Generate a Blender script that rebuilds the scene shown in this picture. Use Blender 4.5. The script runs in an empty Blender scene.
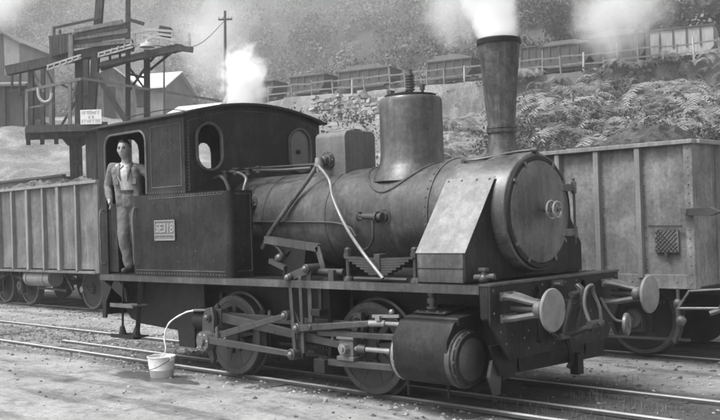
import bpy, bmesh, math, random
import numpy as np
from mathutils import Vector, Matrix, noise
from mathutils.geometry import tessellate_polygon
R = math.radians
rng = random.Random(7)
nrg = np.random.default_rng(11)
SC = bpy.context.scene
COL = SC.collection

# ------------------------------------------------------------------ camera, sky, sun, exposure
CAM = Vector((4.8429, -7.7158, 1.7558))
YAW, PITCH, ROLL, FPX = 0.7685, 0.0128, -0.0316, 933.88      # focal length in pixels of a 720 wide frame
_f = Vector((-math.sin(YAW)*math.cos(PITCH), math.cos(YAW)*math.cos(PITCH), math.sin(PITCH)))
_r = Vector((math.cos(YAW), math.sin(YAW), 0)); _u = _r.cross(_f)
CF = _f; CR = math.cos(ROLL)*_r + math.sin(ROLL)*_u; CU = -math.sin(ROLL)*_r + math.cos(ROLL)*_u
cd = bpy.data.cameras.new('camera'); cam = bpy.data.objects.new('camera', cd); COL.objects.link(cam)
cd.sensor_width = 36; cd.lens = FPX/720*36; cd.clip_start = 0.05; cd.clip_end = 3000
M = Matrix.Identity(4)
for i in range(3):
    M[i][0] = CR[i]; M[i][1] = CU[i]; M[i][2] = -CF[i]; M[i][3] = CAM[i]
cam.matrix_world = M
SC.camera = cam

SUN_EL, SUN_AZ = R(60), R(-112)            # azimuth of the sun measured from +X towards +Y
world = bpy.data.worlds.new('World'); SC.world = world; world.use_nodes = True
nt = world.node_tree; bg = nt.nodes['Background']
sky = nt.nodes.new('ShaderNodeTexSky'); sky.sky_type = 'NISHITA'; sky.sun_disc = False
sky.sun_elevation = SUN_EL; sky.sun_rotation = R(90) - SUN_AZ
sky.air_density = 1.0; sky.dust_density = 6.0; sky.ozone_density = 1.0
bw = nt.nodes.new('ShaderNodeRGBToBW')     # black and white photograph
nt.links.new(sky.outputs[0], bw.inputs[0]); nt.links.new(bw.outputs[0], bg.inputs[0])
bg.inputs[1].default_value = 0.15
sd = bpy.data.lights.new('sun', 'SUN'); sd.energy = 1.4; sd.angle = R(14); sd.color = (1, 1, 1)
sun = bpy.data.objects.new('sun', sd); COL.objects.link(sun)
sdir = Vector((math.cos(SUN_EL)*math.cos(SUN_AZ), math.cos(SUN_EL)*math.sin(SUN_AZ), math.sin(SUN_EL)))
sun.rotation_euler = sdir.to_track_quat('Z', 'Y').to_euler()
SC.view_settings.view_transform = 'Standard'; SC.view_settings.look = 'None'
SC.view_settings.gamma = 1.0; SC.view_settings.use_curve_mapping = False
SC.view_settings.exposure = 1.0
SC.render.engine = 'CYCLES'
cy = SC.cycles
cy.max_bounces = 16; cy.diffuse_bounces = 3; cy.glossy_bounces = 3; cy.volume_bounces = 16; cy.transmission_bounces = 4
cy.volume_step_rate = 1.5; cy.volume_max_steps = 128
cy.use_denoising = True; cy.filter_width = 1.7; cy.caustics_reflective = False; cy.caustics_refractive = False

def ray(px, py):
    return CF + (px-360)/FPX*CR + (210-py)/FPX*CU
def un(px, py, ax, c):                       # the point seen at a spot of the photograph on the plane ax = c
    d = ray(px, py); i = 'XYZ'.index(ax)
    return CAM + d*((c-CAM[i])/d[i])
def at(px, py, D):                           # ... at D metres in front of the camera
    return CAM + ray(px, py)*D

# ------------------------------------------------------------------ materials (all grey: the photograph is black and white)
MATS = {}
def mat(name, base, rough=0.6, var=0.25, scale=3.0, metallic=0.0, bump=0.0, bscale=40.0, streak=0.0, fine=0.0, spec=0.5, speck=0.0, patch=0.0):
    if name in MATS: return MATS[name]
    m = bpy.data.materials.new(name); m.use_nodes = True
    t = m.node_tree; n = t.nodes; L = t.links; b = n['Principled BSDF']
    tc = n.new('ShaderNodeTexCoord')
    def noi(sc, det=6, vec=None, rgh=0.6):
        q = n.new('ShaderNodeTexNoise'); q.inputs['Scale'].default_value = sc; q.inputs['Detail'].default_value = det
        q.inputs['Roughness'].default_value = rgh
        L.new(vec if vec is not None else tc.outputs['Object'], q.inputs['Vector']); return q.outputs['Fac']
    def math_(op, a, c):
        q = n.new('ShaderNodeMath'); q.operation = op
        for i, v in enumerate((a, c)):
            if isinstance(v, (int, float)): q.inputs[i].default_value = v
            else: L.new(v, q.inputs[i])
        return q.outputs[0]
    fac = math_('MULTIPLY', math_('SUBTRACT', noi(scale), 0.5), 4.0*var)
    if fine: fac = math_('ADD', fac, math_('MULTIPLY', math_('SUBTRACT', noi(scale*14+6, 5, None, 0.75), 0.5), 6.0*fine))
    if streak:
        mp = n.new('ShaderNodeMapping'); mp.inputs['Scale'].default_value = (1, 1, 0.07)
        L.new(tc.outputs['Object'], mp.inputs['Vector'])
        fac = math_('ADD', fac, math_('MULTIPLY', math_('SUBTRACT', noi(22, 4, mp.outputs[0]), 0.5), 4.5*streak))
    v = math_('MULTIPLY', math_('ADD', fac, 1.0), base)
    if patch:                                   # dust and soot lying in ragged patches, and thin runs down the plates
        def ramp(x, a, c):
            q = n.new('ShaderNodeMapRange'); q.inputs[1].default_value = a; q.inputs[2].default_value = c; L.new(x, q.inputs[0]); return q.outputs[0]
        p1 = ramp(noi(scale*1.1+.6, 10, None, .72), .47, .60); p2 = ramp(noi(scale*2.7+3, 10, None, .75), .50, .64)
        mp2 = n.new('ShaderNodeMapping'); mp2.inputs['Scale'].default_value = (1, 1, 0.10); mp2.inputs['Location'].default_value = (3, 7, 1)
        L.new(tc.outputs['Object'], mp2.inputs['Vector']); p3 = ramp(noi(9, 6, mp2.outputs[0], .65), .54, .68)
        k = math_('ADD', math_('MULTIPLY', p1, patch*1.1), math_('SUBTRACT', math_('MULTIPLY', p3, patch*.9), math_('MULTIPLY', p2, patch*.55)))
        v = math_('MULTIPLY', v, math_('ADD', k, 1.0-patch*.25))
    if speck:
        s = noi(scale*9+17, 2); rp = n.new('ShaderNodeMapRange')
        rp.inputs[1].default_value = 0.70; rp.inputs[2].default_value = 0.76
        L.new(s, rp.inputs[0]); v = math_('ADD', v, math_('MULTIPLY', rp.outputs[0], speck))
    v = math_('MAXIMUM', v, base*0.15)
    L.new(v, b.inputs['Base Color'])
    b.inputs['Metallic'].default_value = metallic
    b.inputs['Specular IOR Level'].default_value = spec
    rr = math_('ADD', math_('MULTIPLY', math_('SUBTRACT', noi(scale*2.3), 0.5), 0.5), rough)
    rr = math_('MAXIMUM', rr, 0.12); L.new(rr, b.inputs['Roughness'])
    if bump:
        bp = n.new('ShaderNodeBump'); bp.inputs['Strength'].default_value = bump; bp.inputs['Distance'].default_value = 0.02
        L.new(noi(bscale, 8), bp.inputs['Height']); L.new(bp.outputs[0], b.inputs['Normal'])
    MATS[name] = m; return m

PAINT = mat('black_engine_paint', 0.014, 0.50, 0.50, 1.6, bump=0.16, bscale=34, streak=0.35, fine=0.30, speck=0.10, spec=0.25, patch=0.75)
BOILER = mat('greasy_boiler_steel', 0.056, 0.36, 0.55, 1.5, bump=0.12, bscale=25, streak=0.30, fine=0.2, speck=0.07, patch=0.55)
SMOKEB = mat('sooty_smokebox_steel', 0.064, 0.36, 0.55, 1.5, bump=0.12, bscale=30, streak=0.30, fine=0.22, speck=0.07, patch=0.55)
CHIMNEY = mat('heat_scaled_chimney_iron', 0.050, 0.60, 0.30, 5, bump=0.25, bscale=40, streak=0.55, fine=0.3, patch=0.7)
PLATE = mat('pale_worn_casing_steel', 0.17, 0.42, 0.22, 3.5, bump=0.08, bscale=50, streak=0.15, fine=0.14, patch=0.35)
DARK = mat('oily_frame_black', 0.011, 0.55, 0.45, 4, bump=0.12, fine=0.35, speck=0.05, spec=0.3)
ROD = mat('oiled_rod_steel', 0.060, 0.36, 0.35, 6, 0.3, bump=0.04, fine=0.2)
STEEL = mat('bright_worn_steel', 0.30, 0.32, 0.2, 8, 0.6, fine=0.15)
BUFFER = mat('worn_buffer_face', 0.11, 0.45, 0.3, 9, 0.2, bump=0.05, fine=0.25)
HEADM = mat('polished_buffer_head', 0.19, 0.42, 0.35, 9, 0.0, bump=0.08, fine=0.3)
RODM = mat('forged_motion_steel', 0.055, 0.34, 0.4, 5, 0.2, bump=0.06, fine=0.3, streak=0.1)
WHEELM = mat('wheel_iron', 0.03, 0.55, 0.35, 5, fine=0.2)
BRASS = mat('number_plate_metal', 0.24, 0.4, 0.15, 20)
PLATEBG = mat('number_plate_ground', 0.13, 0.5, 0.3, 30)
WAGON = mat('wagon_grey_paint', 0.125, 0.62, 0.25, 1.6, bump=0.05, streak=0.20, fine=0.15, speck=0.12, patch=0.35)
WAGONR = mat('wagon_dusty_paint', 0.165, 0.62, 0.30, 1.3, bump=0.10, streak=0.15, fine=0.25, speck=0.14, patch=0.40)
WAGONEDGE = mat('wagon_rib_paint', 0.20, 0.6, 0.22, 2.5, streak=0.3, fine=0.15)
UNDER = mat('wagon_underframe', 0.045, 0.7, 0.3, 4, fine=0.2)
COAL = mat('coal', 0.028, 0.5, 0.5, 9, bump=0.6, bscale=30, fine=0.4)
RAILTOP = mat('rail_head_steel', 0.5, 0.45, 0.2, 5, 0.1, fine=0.2)
RAILSIDE = mat('rail_web_rust', 0.055, 0.8, 0.3, 6, fine=0.2)
SLEEPER = mat('sleeper_timber', 0.07, 0.9, 0.4, 6, bump=0.3, fine=0.3)
TIMBER = mat('weathered_timber', 0.055, 0.85, 0.35, 3, bump=0.25, bscale=25, streak=0.4, fine=0.15)
TIMBERL = mat('pale_weathered_timber', 0.16, 0.85, 0.35, 3, bump=0.2, streak=0.4, fine=0.15)
WHITEW = mat('whitewashed_timber', 0.40, 0.8, 0.2, 4, fine=0.2)
STONE = mat('pale_wall_stone', 0.30, 0.9, 0.3, 1.5, bump=0.4, bscale=8, fine=0.2)
PLASTER = mat('grey_house_plaster', 0.24, 0.9, 0.25, 0.8, fine=0.15, streak=0.2)
ROOFL = mat('pale_sheet_roof', 0.60, 0.7, 0.18, 0.6, streak=0.1, fine=0.1)
ROOFD = mat('tiled_roof', 0.14, 0.85, 0.3, 2, fine=0.25)
SIGNW = mat('sign_white', 0.75, 0.7, 0.12, 8)
SIGNK = mat('sign_ink', 0.10, 0.7, 0.1, 8)
GALV = mat('galvanised_bucket', 0.62, 0.5, 0.2, 12, 0.0, fine=0.15)
SKIN = mat('skin', 0.30, 0.55, 0.08, 12)
HAIR = mat('dark_hair', 0.02, 0.6, 0.3, 60, bump=0.5, bscale=120)
SHIRT = mat('light_shirt', 0.45, 0.85, 0.12, 10, bump=0.3, bscale=18)
JACKET = mat('work_jacket_cloth', 0.15, 0.9, 0.12, 5, bump=0.25, bscale=14, fine=0.03)
TROUSER = mat('work_trouser_cloth', 0.13, 0.9, 0.12, 5, bump=0.25, bscale=12, fine=0.03)
LEATHER = mat('boot_leather', 0.03, 0.6, 0.3, 12)
FARW = mat('far_wagon_dark', 0.06, 0.8, 0.3, 0.8, streak=0.3)
FARWL = mat('far_wagon_pale', 0.32, 0.8, 0.2, 0.8, streak=0.3)
LEAF = mat('hill_foliage', 0.085, 0.7, 0.5, 0.6, fine=0.3)
LEAFB = mat('hill_foliage_pale', 0.24, 0.7, 0.45, 0.5, fine=0.3)
LEAF2 = mat('tree_foliage', 0.075, 0.6, 0.4, 0.8, fine=0.3)
FERND = mat('shaded_bracken_frond', 0.17, 0.65, 0.45, 0.9, fine=0.4)  # darker shaded copy of the frond material, dealt to plants at random
FERN = mat('bracken_frond', 0.36, 0.65, 0.45, 0.7, fine=0.4)
GRASS = mat('dry_grass', 0.22, 0.8, 0.3, 4)
BARK = mat('bark', 0.06, 0.9, 0.3, 5)
GLASSD = mat('dusty_window', 0.02, 0.25, 0.2, 3)
for k in ('hill_foliage', 'hill_foliage_pale', 'tree_foliage', 'bracken_frond', 'shaded_bracken_frond', 'dry_grass'):      # leaves let light through
    t = MATS[k].node_tree; b = t.nodes['Principled BSDF']; tl = t.nodes.new('ShaderNodeBsdfTranslucent'); mx = t.nodes.new('ShaderNodeMixShader')
    mx.inputs[0].default_value = 0.45; t.links.new(b.inputs['Base Color'].links[0].from_socket, tl.inputs[0])
    t.links.new(b.outputs[0], mx.inputs[1]); t.links.new(tl.outputs[0], mx.inputs[2]); t.links.new(mx.outputs[0], t.nodes['Material Output'].inputs[0])

def water_mat():
    m = bpy.data.materials.new('water'); m.use_nodes = True; b = m.node_tree.nodes['Principled BSDF']
    b.inputs['Base Color'].default_value = (0.8, 0.8, 0.8, 1); b.inputs['Roughness'].default_value = 0.12
    b.inputs['Transmission Weight'].default_value = 0.55; b.inputs['IOR'].default_value = 1.33
    return m
WATER = water_mat()

# ------------------------------------------------------------------ mesh building helpers
class MB:
    def __init__(s): s.v = []; s.f = []
    def add(s, vs, fs):
        o = len(s.v); s.v += [tuple(p) for p in vs]; s.f += [tuple(i+o for i in f) for f in fs]; return s
    def box(s, x0, x1, y0, y1, z0, z1):
        v = [(x, y, z) for z in (z0, z1) for y in (y0, y1) for x in (x0, x1)]
        return s.add(v, [(0,2,3,1), (4,5,7,6), (0,1,5,4), (2,6,7,3), (0,4,6,2), (1,3,7,5)])
    def bar(s, a, b, w, h, up=(0, 0, 1), w2=None, h2=None):      # box between two points, w sideways, h along up
        a, b, up = Vector(a), Vector(b), Vector(up); d = (b-a).normalized()
        sd = d.cross(up)
        if sd.length < 1e-4: sd = d.cross(Vector((1, 0, 0)))
        sd.normalize(); u = sd.cross(d).normalized()
        w2 = w if w2 is None else w2; h2 = h if h2 is None else h2
        v = []
        for p, ww, hh in ((a, w, h), (b, w2, h2)):
            for i, j in ((-1,-1), (1,-1), (1,1), (-1,1)): v.append(p+sd*ww/2*i+u*hh/2*j)
        return s.add(v, [(0,1,2,3), (7,6,5,4), (0,4,5,1), (1,5,6,2), (2,6,7,3), (3,7,4,0)])
    def cone(s, a, b, r0, r1, n=16, caps=True):
        a, b = Vector(a), Vector(b); d = (b-a).normalized()
        t = d.orthogonal().normalized(); q = d.cross(t)
        v = []
        for p, r in ((a, r0), (b, r1)):
            for i in range(n):
                A = 2*math.pi*i/n; v.append(p+(t*math.cos(A)+q*math.sin(A))*r)
        f = [(i, (i+1) % n, n+(i+1) % n, n+i) for i in range(n)]
        if caps: f += [tuple(range(n))[::-1], tuple(range(n, 2*n))]
        return s.add(v, f)
    def lathe(s, o, d, prof, n=32, cap=True):                    # prof: (distance along d, radius)
        o, d = Vector(o), Vector(d).normalized(); t = d.orthogonal().normalized(); q = d.cross(t)
        v = []
        for h, r in prof:
            for i in range(n):
                A = 2*math.pi*i/n; v.append(o+d*h+(t*math.cos(A)+q*math.sin(A))*max(r, 1e-4))
        f = []
        for k in range(len(prof)-1):
            f += [(k*n+i, k*n+(i+1) % n, (k+1)*n+(i+1) % n, (k+1)*n+i) for i in range(n)]
        if cap: f += [tuple(range(n))[::-1], tuple(range((len(prof)-1)*n, len(prof)*n))]
        return s.add(v, f)
    def tube(s, pts, r, n=8, closed=False):
        pts = [Vector(p) for p in pts]; m = len(pts); v = []; pr = None
        rs = r if isinstance(r, (list, tuple)) else [r]*m
        for k, p in enumerate(pts):
            if closed: d = pts[(k+1) % m]-pts[k-1]
            else: d = pts[min(k+1, m-1)]-pts[max(k-1, 0)]
            d.normalize()
            if pr is None: t = d.orthogonal().normalized()
            else:
                t = pr-d*pr.dot(d); t.normalize()
            pr = t; q = d.cross(t)
            for i in range(n):
                A = 2*math.pi*i/n; v.append(p+(t*math.cos(A)+q*math.sin(A))*rs[k])
        f = []
        for k in range(m if closed else m-1):
            k2 = (k+1) % m
            f += [(k*n+i, k*n+(i+1) % n, k2*n+(i+1) % n, k2*n+i) for i in range(n)]
        if not closed: f += [tuple(range(n))[::-1], tuple(range((m-1)*n, m*n))]
        return s.add(v, f)
    def prism(s, outer, ax, c0, c1, holes=()):                   # polygon (2D, other two axes in order) extruded along ax
        loops = [list(outer)]+[list(h) for h in holes]
        flat = [p for l in loops for p in l]
        def P(p, c):
            return {'X': (c, p[0], p[1]), 'Y': (p[0], c, p[1]), 'Z': (p[0], p[1], c)}[ax]
        N = len(flat); v = [P(p, c0) for p in flat]+[P(p, c1) for p in flat]
        tr = tessellate_polygon([[Vector((p[0], p[1], 0)) for p in l] for l in loops])
        f = [tuple(t) for t in tr]+[tuple(i+N for i in t[::-1]) for t in tr]
        o = 0
        for l in loops:
            n = len(l)
            f += [(o+i, o+(i+1) % n, N+o+(i+1) % n, N+o+i) for i in range(n)]; o += n
        return s.add(v, f)
    def ball(s, c, r, seg=10, rings=6, sc=(1, 1, 1)):
        c = Vector(c); v = []; f = []
        for j in range(1, rings):
            th = math.pi*j/rings
            for i in range(seg):
                A = 2*math.pi*i/seg
                v.append((c.x+r*sc[0]*math.sin(th)*math.cos(A), c.y+r*sc[1]*math.sin(th)*math.sin(A), c.z+r*sc[2]*math.cos(th)))
        T = len(v); v.append((c.x, c.y, c.z+r*sc[2])); v.append((c.x, c.y, c.z-r*sc[2]))
        for j in range(rings-2):
            f += [(j*seg+i, (j+1)*seg+i, (j+1)*seg+(i+1) % seg, j*seg+(i+1) % seg) for i in range(seg)]
        f += [(T, i, (i+1) % seg) for i in range(seg)]
        b = (rings-2)*seg; f += [(T+1, b+(i+1) % seg, b+i) for i in range(seg)]
        return s.add(v, f)
    def mesh(s, name, m, off=(0, 0, 0), smooth=35):
        me = bpy.data.meshes.new(name)
        o = Vector(off); me.from_pydata([(p[0]-o[0], p[1]-o[1], p[2]-o[2]) for p in s.v], [], s.f)
        bm = bmesh.new(); bm.from_mesh(me); bmesh.ops.recalc_face_normals(bm, faces=bm.faces); bm.to_mesh(me); bm.free()
        me.materials.append(m)
        if smooth:
            me.polygons.foreach_set('use_smooth', [True]*len(me.polygons)); me.set_sharp_from_angle(angle=R(smooth))
        return me
    def build(s, name, m, parent=None, off=None, smooth=35, bevel=0):
        if off is None: off = origin(parent) if parent else (0, 0, 0)
        ob = bpy.data.objects.new(name, s.mesh(name, m, off, smooth)); COL.objects.link(ob)
        if parent: ob.parent = parent
        else: ob.location = off
        if bevel:
            q = ob.modifiers.new('bevel', 'BEVEL'); q.width = bevel; q.segments = 2; q.limit_method = 'ANGLE'; q.angle_limit = R(40)
        return ob

ORIG = {}
def origin(o):
    while o.parent: o = o.parent
    return ORIG.get(o.name, Vector((0, 0, 0)))
def tag(o, label=None, cat=None, group=None, kind=None):
    if label: o['label'] = label
    if cat: o['category'] = cat
    if group: o['group'] = group
    if kind: o['kind'] = kind
    return o
def thing(name, label, cat, loc=(0, 0, 0), group=None):
    o = bpy.data.objects.new(name, None); COL.objects.link(o); o.location = loc; o.empty_display_size = 0.2
    ORIG[o.name] = Vector(loc); return tag(o, label, cat, group)
def solo(mb, name, m, label, cat, base, group=None, **k):
    o = mb.build(name, m, None, base, **k); ORIG[o.name] = Vector(base); return tag(o, label, cat, group)
def piece(name, me, parent, loc, rot=(0, 0, 0), sc=(1, 1, 1)):
    o = bpy.data.objects.new(name, me); COL.objects.link(o); o.parent = parent
    o.location = Vector(loc)-origin(parent); o.rotation_euler = rot; o.scale = sc; return o
def copy_tree(o, parent=None):
    c = o.copy(); COL.objects.link(c); c.parent = parent
    for ch in list(o.children): copy_tree(ch, c)
    return c
def arc(cx, cy, r, a0, a1, n, ry=None):
    ry = r if ry is None else ry
    return [(cx+r*math.cos(R(a0+(a1-a0)*i/n)), cy+ry*math.sin(R(a0+(a1-a0)*i/n))) for i in range(n+1)]
def rrect(x0, x1, y0, y1, r, n=5):
    return (arc(x1-r, y1-r, r, 0, 90, n)+arc(x0+r, y1-r, r, 90, 180, n)+arc(x0+r, y0+r, r, 180, 270, n)+arc(x1-r, y0+r, r, 270, 360, n))
def bez(pts, n=24):                             # Catmull-Rom through points
    P = [Vector(p) for p in pts]; P = [P[0]*2-P[1]]+P+[P[-1]*2-P[-2]]; out = []
    m = len(P)-3
    for k in range(m):
        a, b, c, d = P[k:k+4]
        q = max(2, n//m)
        for i in range(q):
            t = i/q
            out.append(0.5*((2*b)+(c-a)*t+(2*a-5*b+4*c-d)*t*t+(3*b-a-3*c+d)*t**3))
    out.append(P[-2]); return out
def rivets(pts, nrm, r=0.011, m=None, name='rivet_row', parent=None):
    mb = MB(); nrm = Vector(nrm).normalized()
    for p in pts: mb.lathe(Vector(p)-nrm*0.004, nrm, [(0, r), (0.006, r*0.95), (0.012, r*0.5)], 7)
    o = mb.build(name, m or PAINT, parent); o['kind'] = 'stuff'; return o
def lin(a, b, n):
    a, b = Vector(a), Vector(b); return [a.lerp(b, i/(n-1)) for i in range(n)]
# ------------------------------------------------------------------ the setting: yard, hill, tracks
RH = Vector((math.cos(YAW), math.sin(YAW), 0)); FH = Vector((-math.sin(YAW), math.cos(YAW), 0))
BA = RH*0.90-FH*0.434; BN = RH*0.434+FH*0.90          # along the upper line, and away from the camera
def sstep(a, b, x):
    t = min(1, max(0, (x-a)/(b-a))); return t*t*(3-2*t)
def ilin(x, xs, ys):
    return float(np.interp(x, xs, ys))
def bench_z(a): return 11.1
def hill_z(x, y, rough=True):
    d = Vector((x-CAM.x, y-CAM.y, 0)); D = d.dot(FH); s = d.dot(BN); a = d.dot(BA)
    if 56.5 < s < 62.5: s += (.9*noise.noise(Vector((x*.35, y*.35, 6)))+.45*noise.noise(Vector((x*1.1, y*1.1, 16)))-.3)*(1-sstep(60.8, 62.4, s))
    z = ilin(D, [15, 20, 25, 35, 45, 58, 70], [-0.4, 0.3, 1.8, 4.4, 6.8, 8.3, 8.5])
    z -= 1.6*sstep(44, 54, D)*(1-sstep(8, 13, d.dot(RH)))*sstep(-13, -8, d.dot(RH))
    if s > 57:
        zb = ilin(s, [57, 59.0, 59.6, 60.4, 72, 76, 130, 300], [8.2, 8.4, 10.9, 11.1, 11.1, 12.3, 52, 56])
        z = max(min(z, 8.4), zb) if s > 59 else min(z, 8.4)
    w = sstep(5.8, 9.0, y)
    if rough:
        n = noise.fractal(Vector((x*0.09, y*0.09, 3.1)), 1.0, 2.0, 5)
        amp = 0.9 if s < 59 else (0.12 if s < 73 else 2.2)
        z += n*amp*sstep(17, 24, D)
        z += 0.25*noise.noise(Vector((x*0.6, y*0.6, 9.0)))*sstep(18, 24, D)*(0 if 59 < s < 73 else 1)
    return z*w-0.3*(1-w)
def ground_z(x, y):
    n = noise.fractal(Vector((x*0.55, y*0.55, 0.3)), 1.0, 2.0, 4)
    n2 = noise.noise(Vector((x*4.5, y*4.5, 2.0)))
    z = -0.040+0.018*n+0.008*n2
    z += 0.022*sstep(-1.0, -1.8, y)*(1 if y < 0 else 0)
    z += 0.02*sstep(1.1, 1.9, y)*(1-sstep(2.2, 2.9, y))
    return min(z, -0.012)

def axis(a, b, st, far):
    core = list(np.arange(a, b+1e-6, st)); out = []
    d = st; p = b
    while p < far[1]: d *= 1.5; p += d; out.append(p)
    lo = []; d = st; p = a
    while p > far[0]: d *= 1.5; p -= d; lo.append(p)
    return lo[::-1]+core+out
xs = axis(-19, 5, 0.11, (-900, 900)); ys = axis(-4.8, 7, 0.11, (-900, 900))
V = []
for y in ys:
    for x in xs: V.append((x, y, ground_z(x, y) if -40 < x < 20 and -20 < y < 12 else -0.09))
nx = len(xs)
F = [(j*nx+i, j*nx+i+1, (j+1)*nx+i+1, (j+1)*nx+i) for j in range(len(ys)-1) for i in range(nx-1)]

def ground_mat():
    m = bpy.data.materials.new('yard_dirt'); m.use_nodes = True; t = m.node_tree; n = t.nodes; L = t.links
    b = n['Principled BSDF']; tc = n.new('ShaderNodeTexCoord'); b.inputs['Specular IOR Level'].default_value = 0.25
    def noi(sc, det=8, rgh=0.62, vec=None):
        q = n.new('ShaderNodeTexNoise'); q.inputs['Scale'].default_value = sc; q.inputs['Detail'].default_value = det
        q.inputs['Roughness'].default_value = rgh; L.new(vec if vec is not None else tc.outputs['Object'], q.inputs['Vector']); return q.outputs['Fac']
    def mt(op, a, c):
        q = n.new('ShaderNodeMath'); q.operation = op
        for i, v in enumerate((a, c)):
            if isinstance(v, (int, float)): q.inputs[i].default_value = v
            else: L.new(v, q.inputs[i])
        return q.outputs[0]
    def mr(v, a, c, o0=0.0, o1=1.0):
        q = n.new('ShaderNodeMapRange'); q.interpolation_type = 'SMOOTHSTEP'
        for i, k in enumerate((a, c, o0, o1)): q.inputs[i+1].default_value = k
        L.new(v, q.inputs[0]); return q.outputs[0]
    sx = n.new('ShaderNodeSeparateXYZ'); L.new(tc.outputs['Object'], sx.inputs[0]); Y = sx.outputs[1]; X = sx.outputs[0]
    wob = mt('MULTIPLY', mt('SUBTRACT', noi(0.9, 6), 0.5), 1.6)
    Yw = mt('ADD', Y, wob)
    oil = mt('MULTIPLY', mr(Yw, -1.15, -0.75), mr(Yw, 1.0, 1.5, 1, 0))               # oily strip between the engine's rails
    oil2 = mt('MULTIPLY', mr(Yw, 2.9, 3.3), mr(Yw, 4.6, 5.2, 1, 0))
    oil = mt('MULTIPLY', mt('MAXIMUM', oil, oil2), mr(X, -9, -5.5, 0.45, 1.0))
    # wheel ruts dragged along the yard in the foreground
    mp = n.new('ShaderNodeMapping'); mp.inputs['Scale'].default_value = (0.25, 1.6, 1); mp.inputs['Rotation'].default_value = (0, 0, R(-6))
    L.new(tc.outputs['Object'], mp.inputs['Vector'])
    ruts = mr(noi(1.7, 5, 0.55, mp.outputs[0]), 0.47, 0.62)
    base = mt('ADD', 0.31, mt('MULTIPLY', mt('SUBTRACT', noi(0.7), 0.5), 0.45))
    base = mt('ADD', base, mt('MULTIPLY', mt('SUBTRACT', noi(14, 5), 0.5), 0.30))
    base = mt('ADD', base, mt('MULTIPLY', mt('SUBTRACT', noi(70, 3), 0.5), 0.22))
    base = mt('MULTIPLY', base, mt('SUBTRACT', 1.0, mt('MULTIPLY', ruts, 0.42)))
    base = mt('MULTIPLY', base, mt('SUBTRACT', 1.0, mt('MULTIPLY', mr(noi(2.6, 9, 0.7), 0.50, 0.66), 0.40)))
    base = mt('MULTIPLY', base, mt('SUBTRACT', 1.0, mt('MULTIPLY', mr(noi(30, 6, 0.75), 0.54, 0.70), 0.55)))
    base = mt('MULTIPLY', base, mt('SUBTRACT', 1.0, mt('MULTIPLY', oil, 0.70)))
    base = mt('MAXIMUM', base, 0.02); L.new(base, b.inputs['Base Color']); b.inputs['Roughness'].default_value = 0.92
    bp = n.new('ShaderNodeBump'); bp.inputs['Strength'].default_value = 0.9; bp.inputs['Distance'].default_value = 0.04
    h = mt('ADD', noi(9, 10, 0.7), mt('MULTIPLY', noi(45, 4), 0.4)); L.new(h, bp.inputs['Height']); L.new(bp.outputs[0], b.inputs['Normal'])
    return m
DIRT = ground_mat()
g = MB(); g.v = V; g.f = F
tag(g.build('ground', DIRT, smooth=180), kind='structure')

def hill_mat():
    m = mat('hill_soil', 0.15, 0.95, 0.45, 0.35, bump=1.0, bscale=2.2, fine=0.35, patch=0.5)
    return m
HILLM = hill_mat()
TH = np.linspace(-44, 44, 190); DD = np.concatenate([np.linspace(12, 56, 90), np.linspace(56.5, 78, 60), np.linspace(79, 260, 70)])
V = []
for D in DD:
    for th in TH:
        p = CAM+FH*float(D)+RH*float(D*math.tan(R(th))); V.append((p.x, p.y, hill_z(p.x, p.y)))
n = len(TH); F = [(j*n+i, j*n+i+1, (j+1)*n+i+1, (j+1)*n+i) for j in range(len(DD)-1) for i in range(n-1)]
g = MB(); g.v = V; g.f = F
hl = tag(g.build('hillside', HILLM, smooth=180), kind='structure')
hl.data.materials.append(mat('shade_dark_ground', 0.07, 0.95, 0.5, 0.5, bump=0.8, bscale=2.5, fine=0.4)); hl.data.materials.append(mat('hill_turf', 0.04, 0.95, 0.5, 0.12, bump=0.8, bscale=1.2, fine=0.4))  # first: dark ground, painted for shade below the ledge and among ferns
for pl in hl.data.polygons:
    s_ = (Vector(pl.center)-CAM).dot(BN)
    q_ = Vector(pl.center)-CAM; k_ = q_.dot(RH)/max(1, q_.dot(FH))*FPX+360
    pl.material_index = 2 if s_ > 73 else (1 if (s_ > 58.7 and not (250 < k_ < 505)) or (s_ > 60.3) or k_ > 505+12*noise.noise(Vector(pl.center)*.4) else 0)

def rail_prof(y):
    h = [(-.035, 0), (.035, 0), (.035, -.035), (.012, -.05), (.012, -.115), (.06, -.13), (.06, -.145), (-.06, -.145), (-.06, -.13), (-.012, -.115), (-.012, -.05), (-.035, -.035)]
    return [(y+a, z) for a, z in h]
def make_track(ysl, x0, x1, sy, starts=None):
    t = bpy.data.objects.new('railway_track', None); COL.objects.link(t); t['kind'] = 'structure'
    for k, y in enumerate(ysl):
        a = x0 if not starts or starts[k] is None else starts[k]
        mb = MB().prism(rail_prof(y), 'X', a, x1)
        o = mb.build('rail', RAILSIDE, t, bevel=0.006); o.data.materials.append(RAILTOP)
        for pl in o.data.polygons:
            if pl.normal.z > 0.9 and pl.center.z > -0.01: pl.material_index = 1
    me = MB().box(-0.12, 0.12, -1.25, 1.25, -0.16, -0.055).mesh('sleeper', SLEEPER)
    for i in range(int(26/0.68)):
        x = -19.5+i*0.68+rng.uniform(-.04, .04)
        piece('sleeper', me, t, (x, sy+rng.uniform(-.05, .05), rng.uniform(-0.015, 0.022)), (0, 0, rng.uniform(-.03, .03)))
    return t
make_track([-0.7525, 0.7525, -0.21], -75, 60, 0.0, [None, None, -9.2])
make_track([3.15, 4.655], -75, 60, 3.9)

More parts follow.
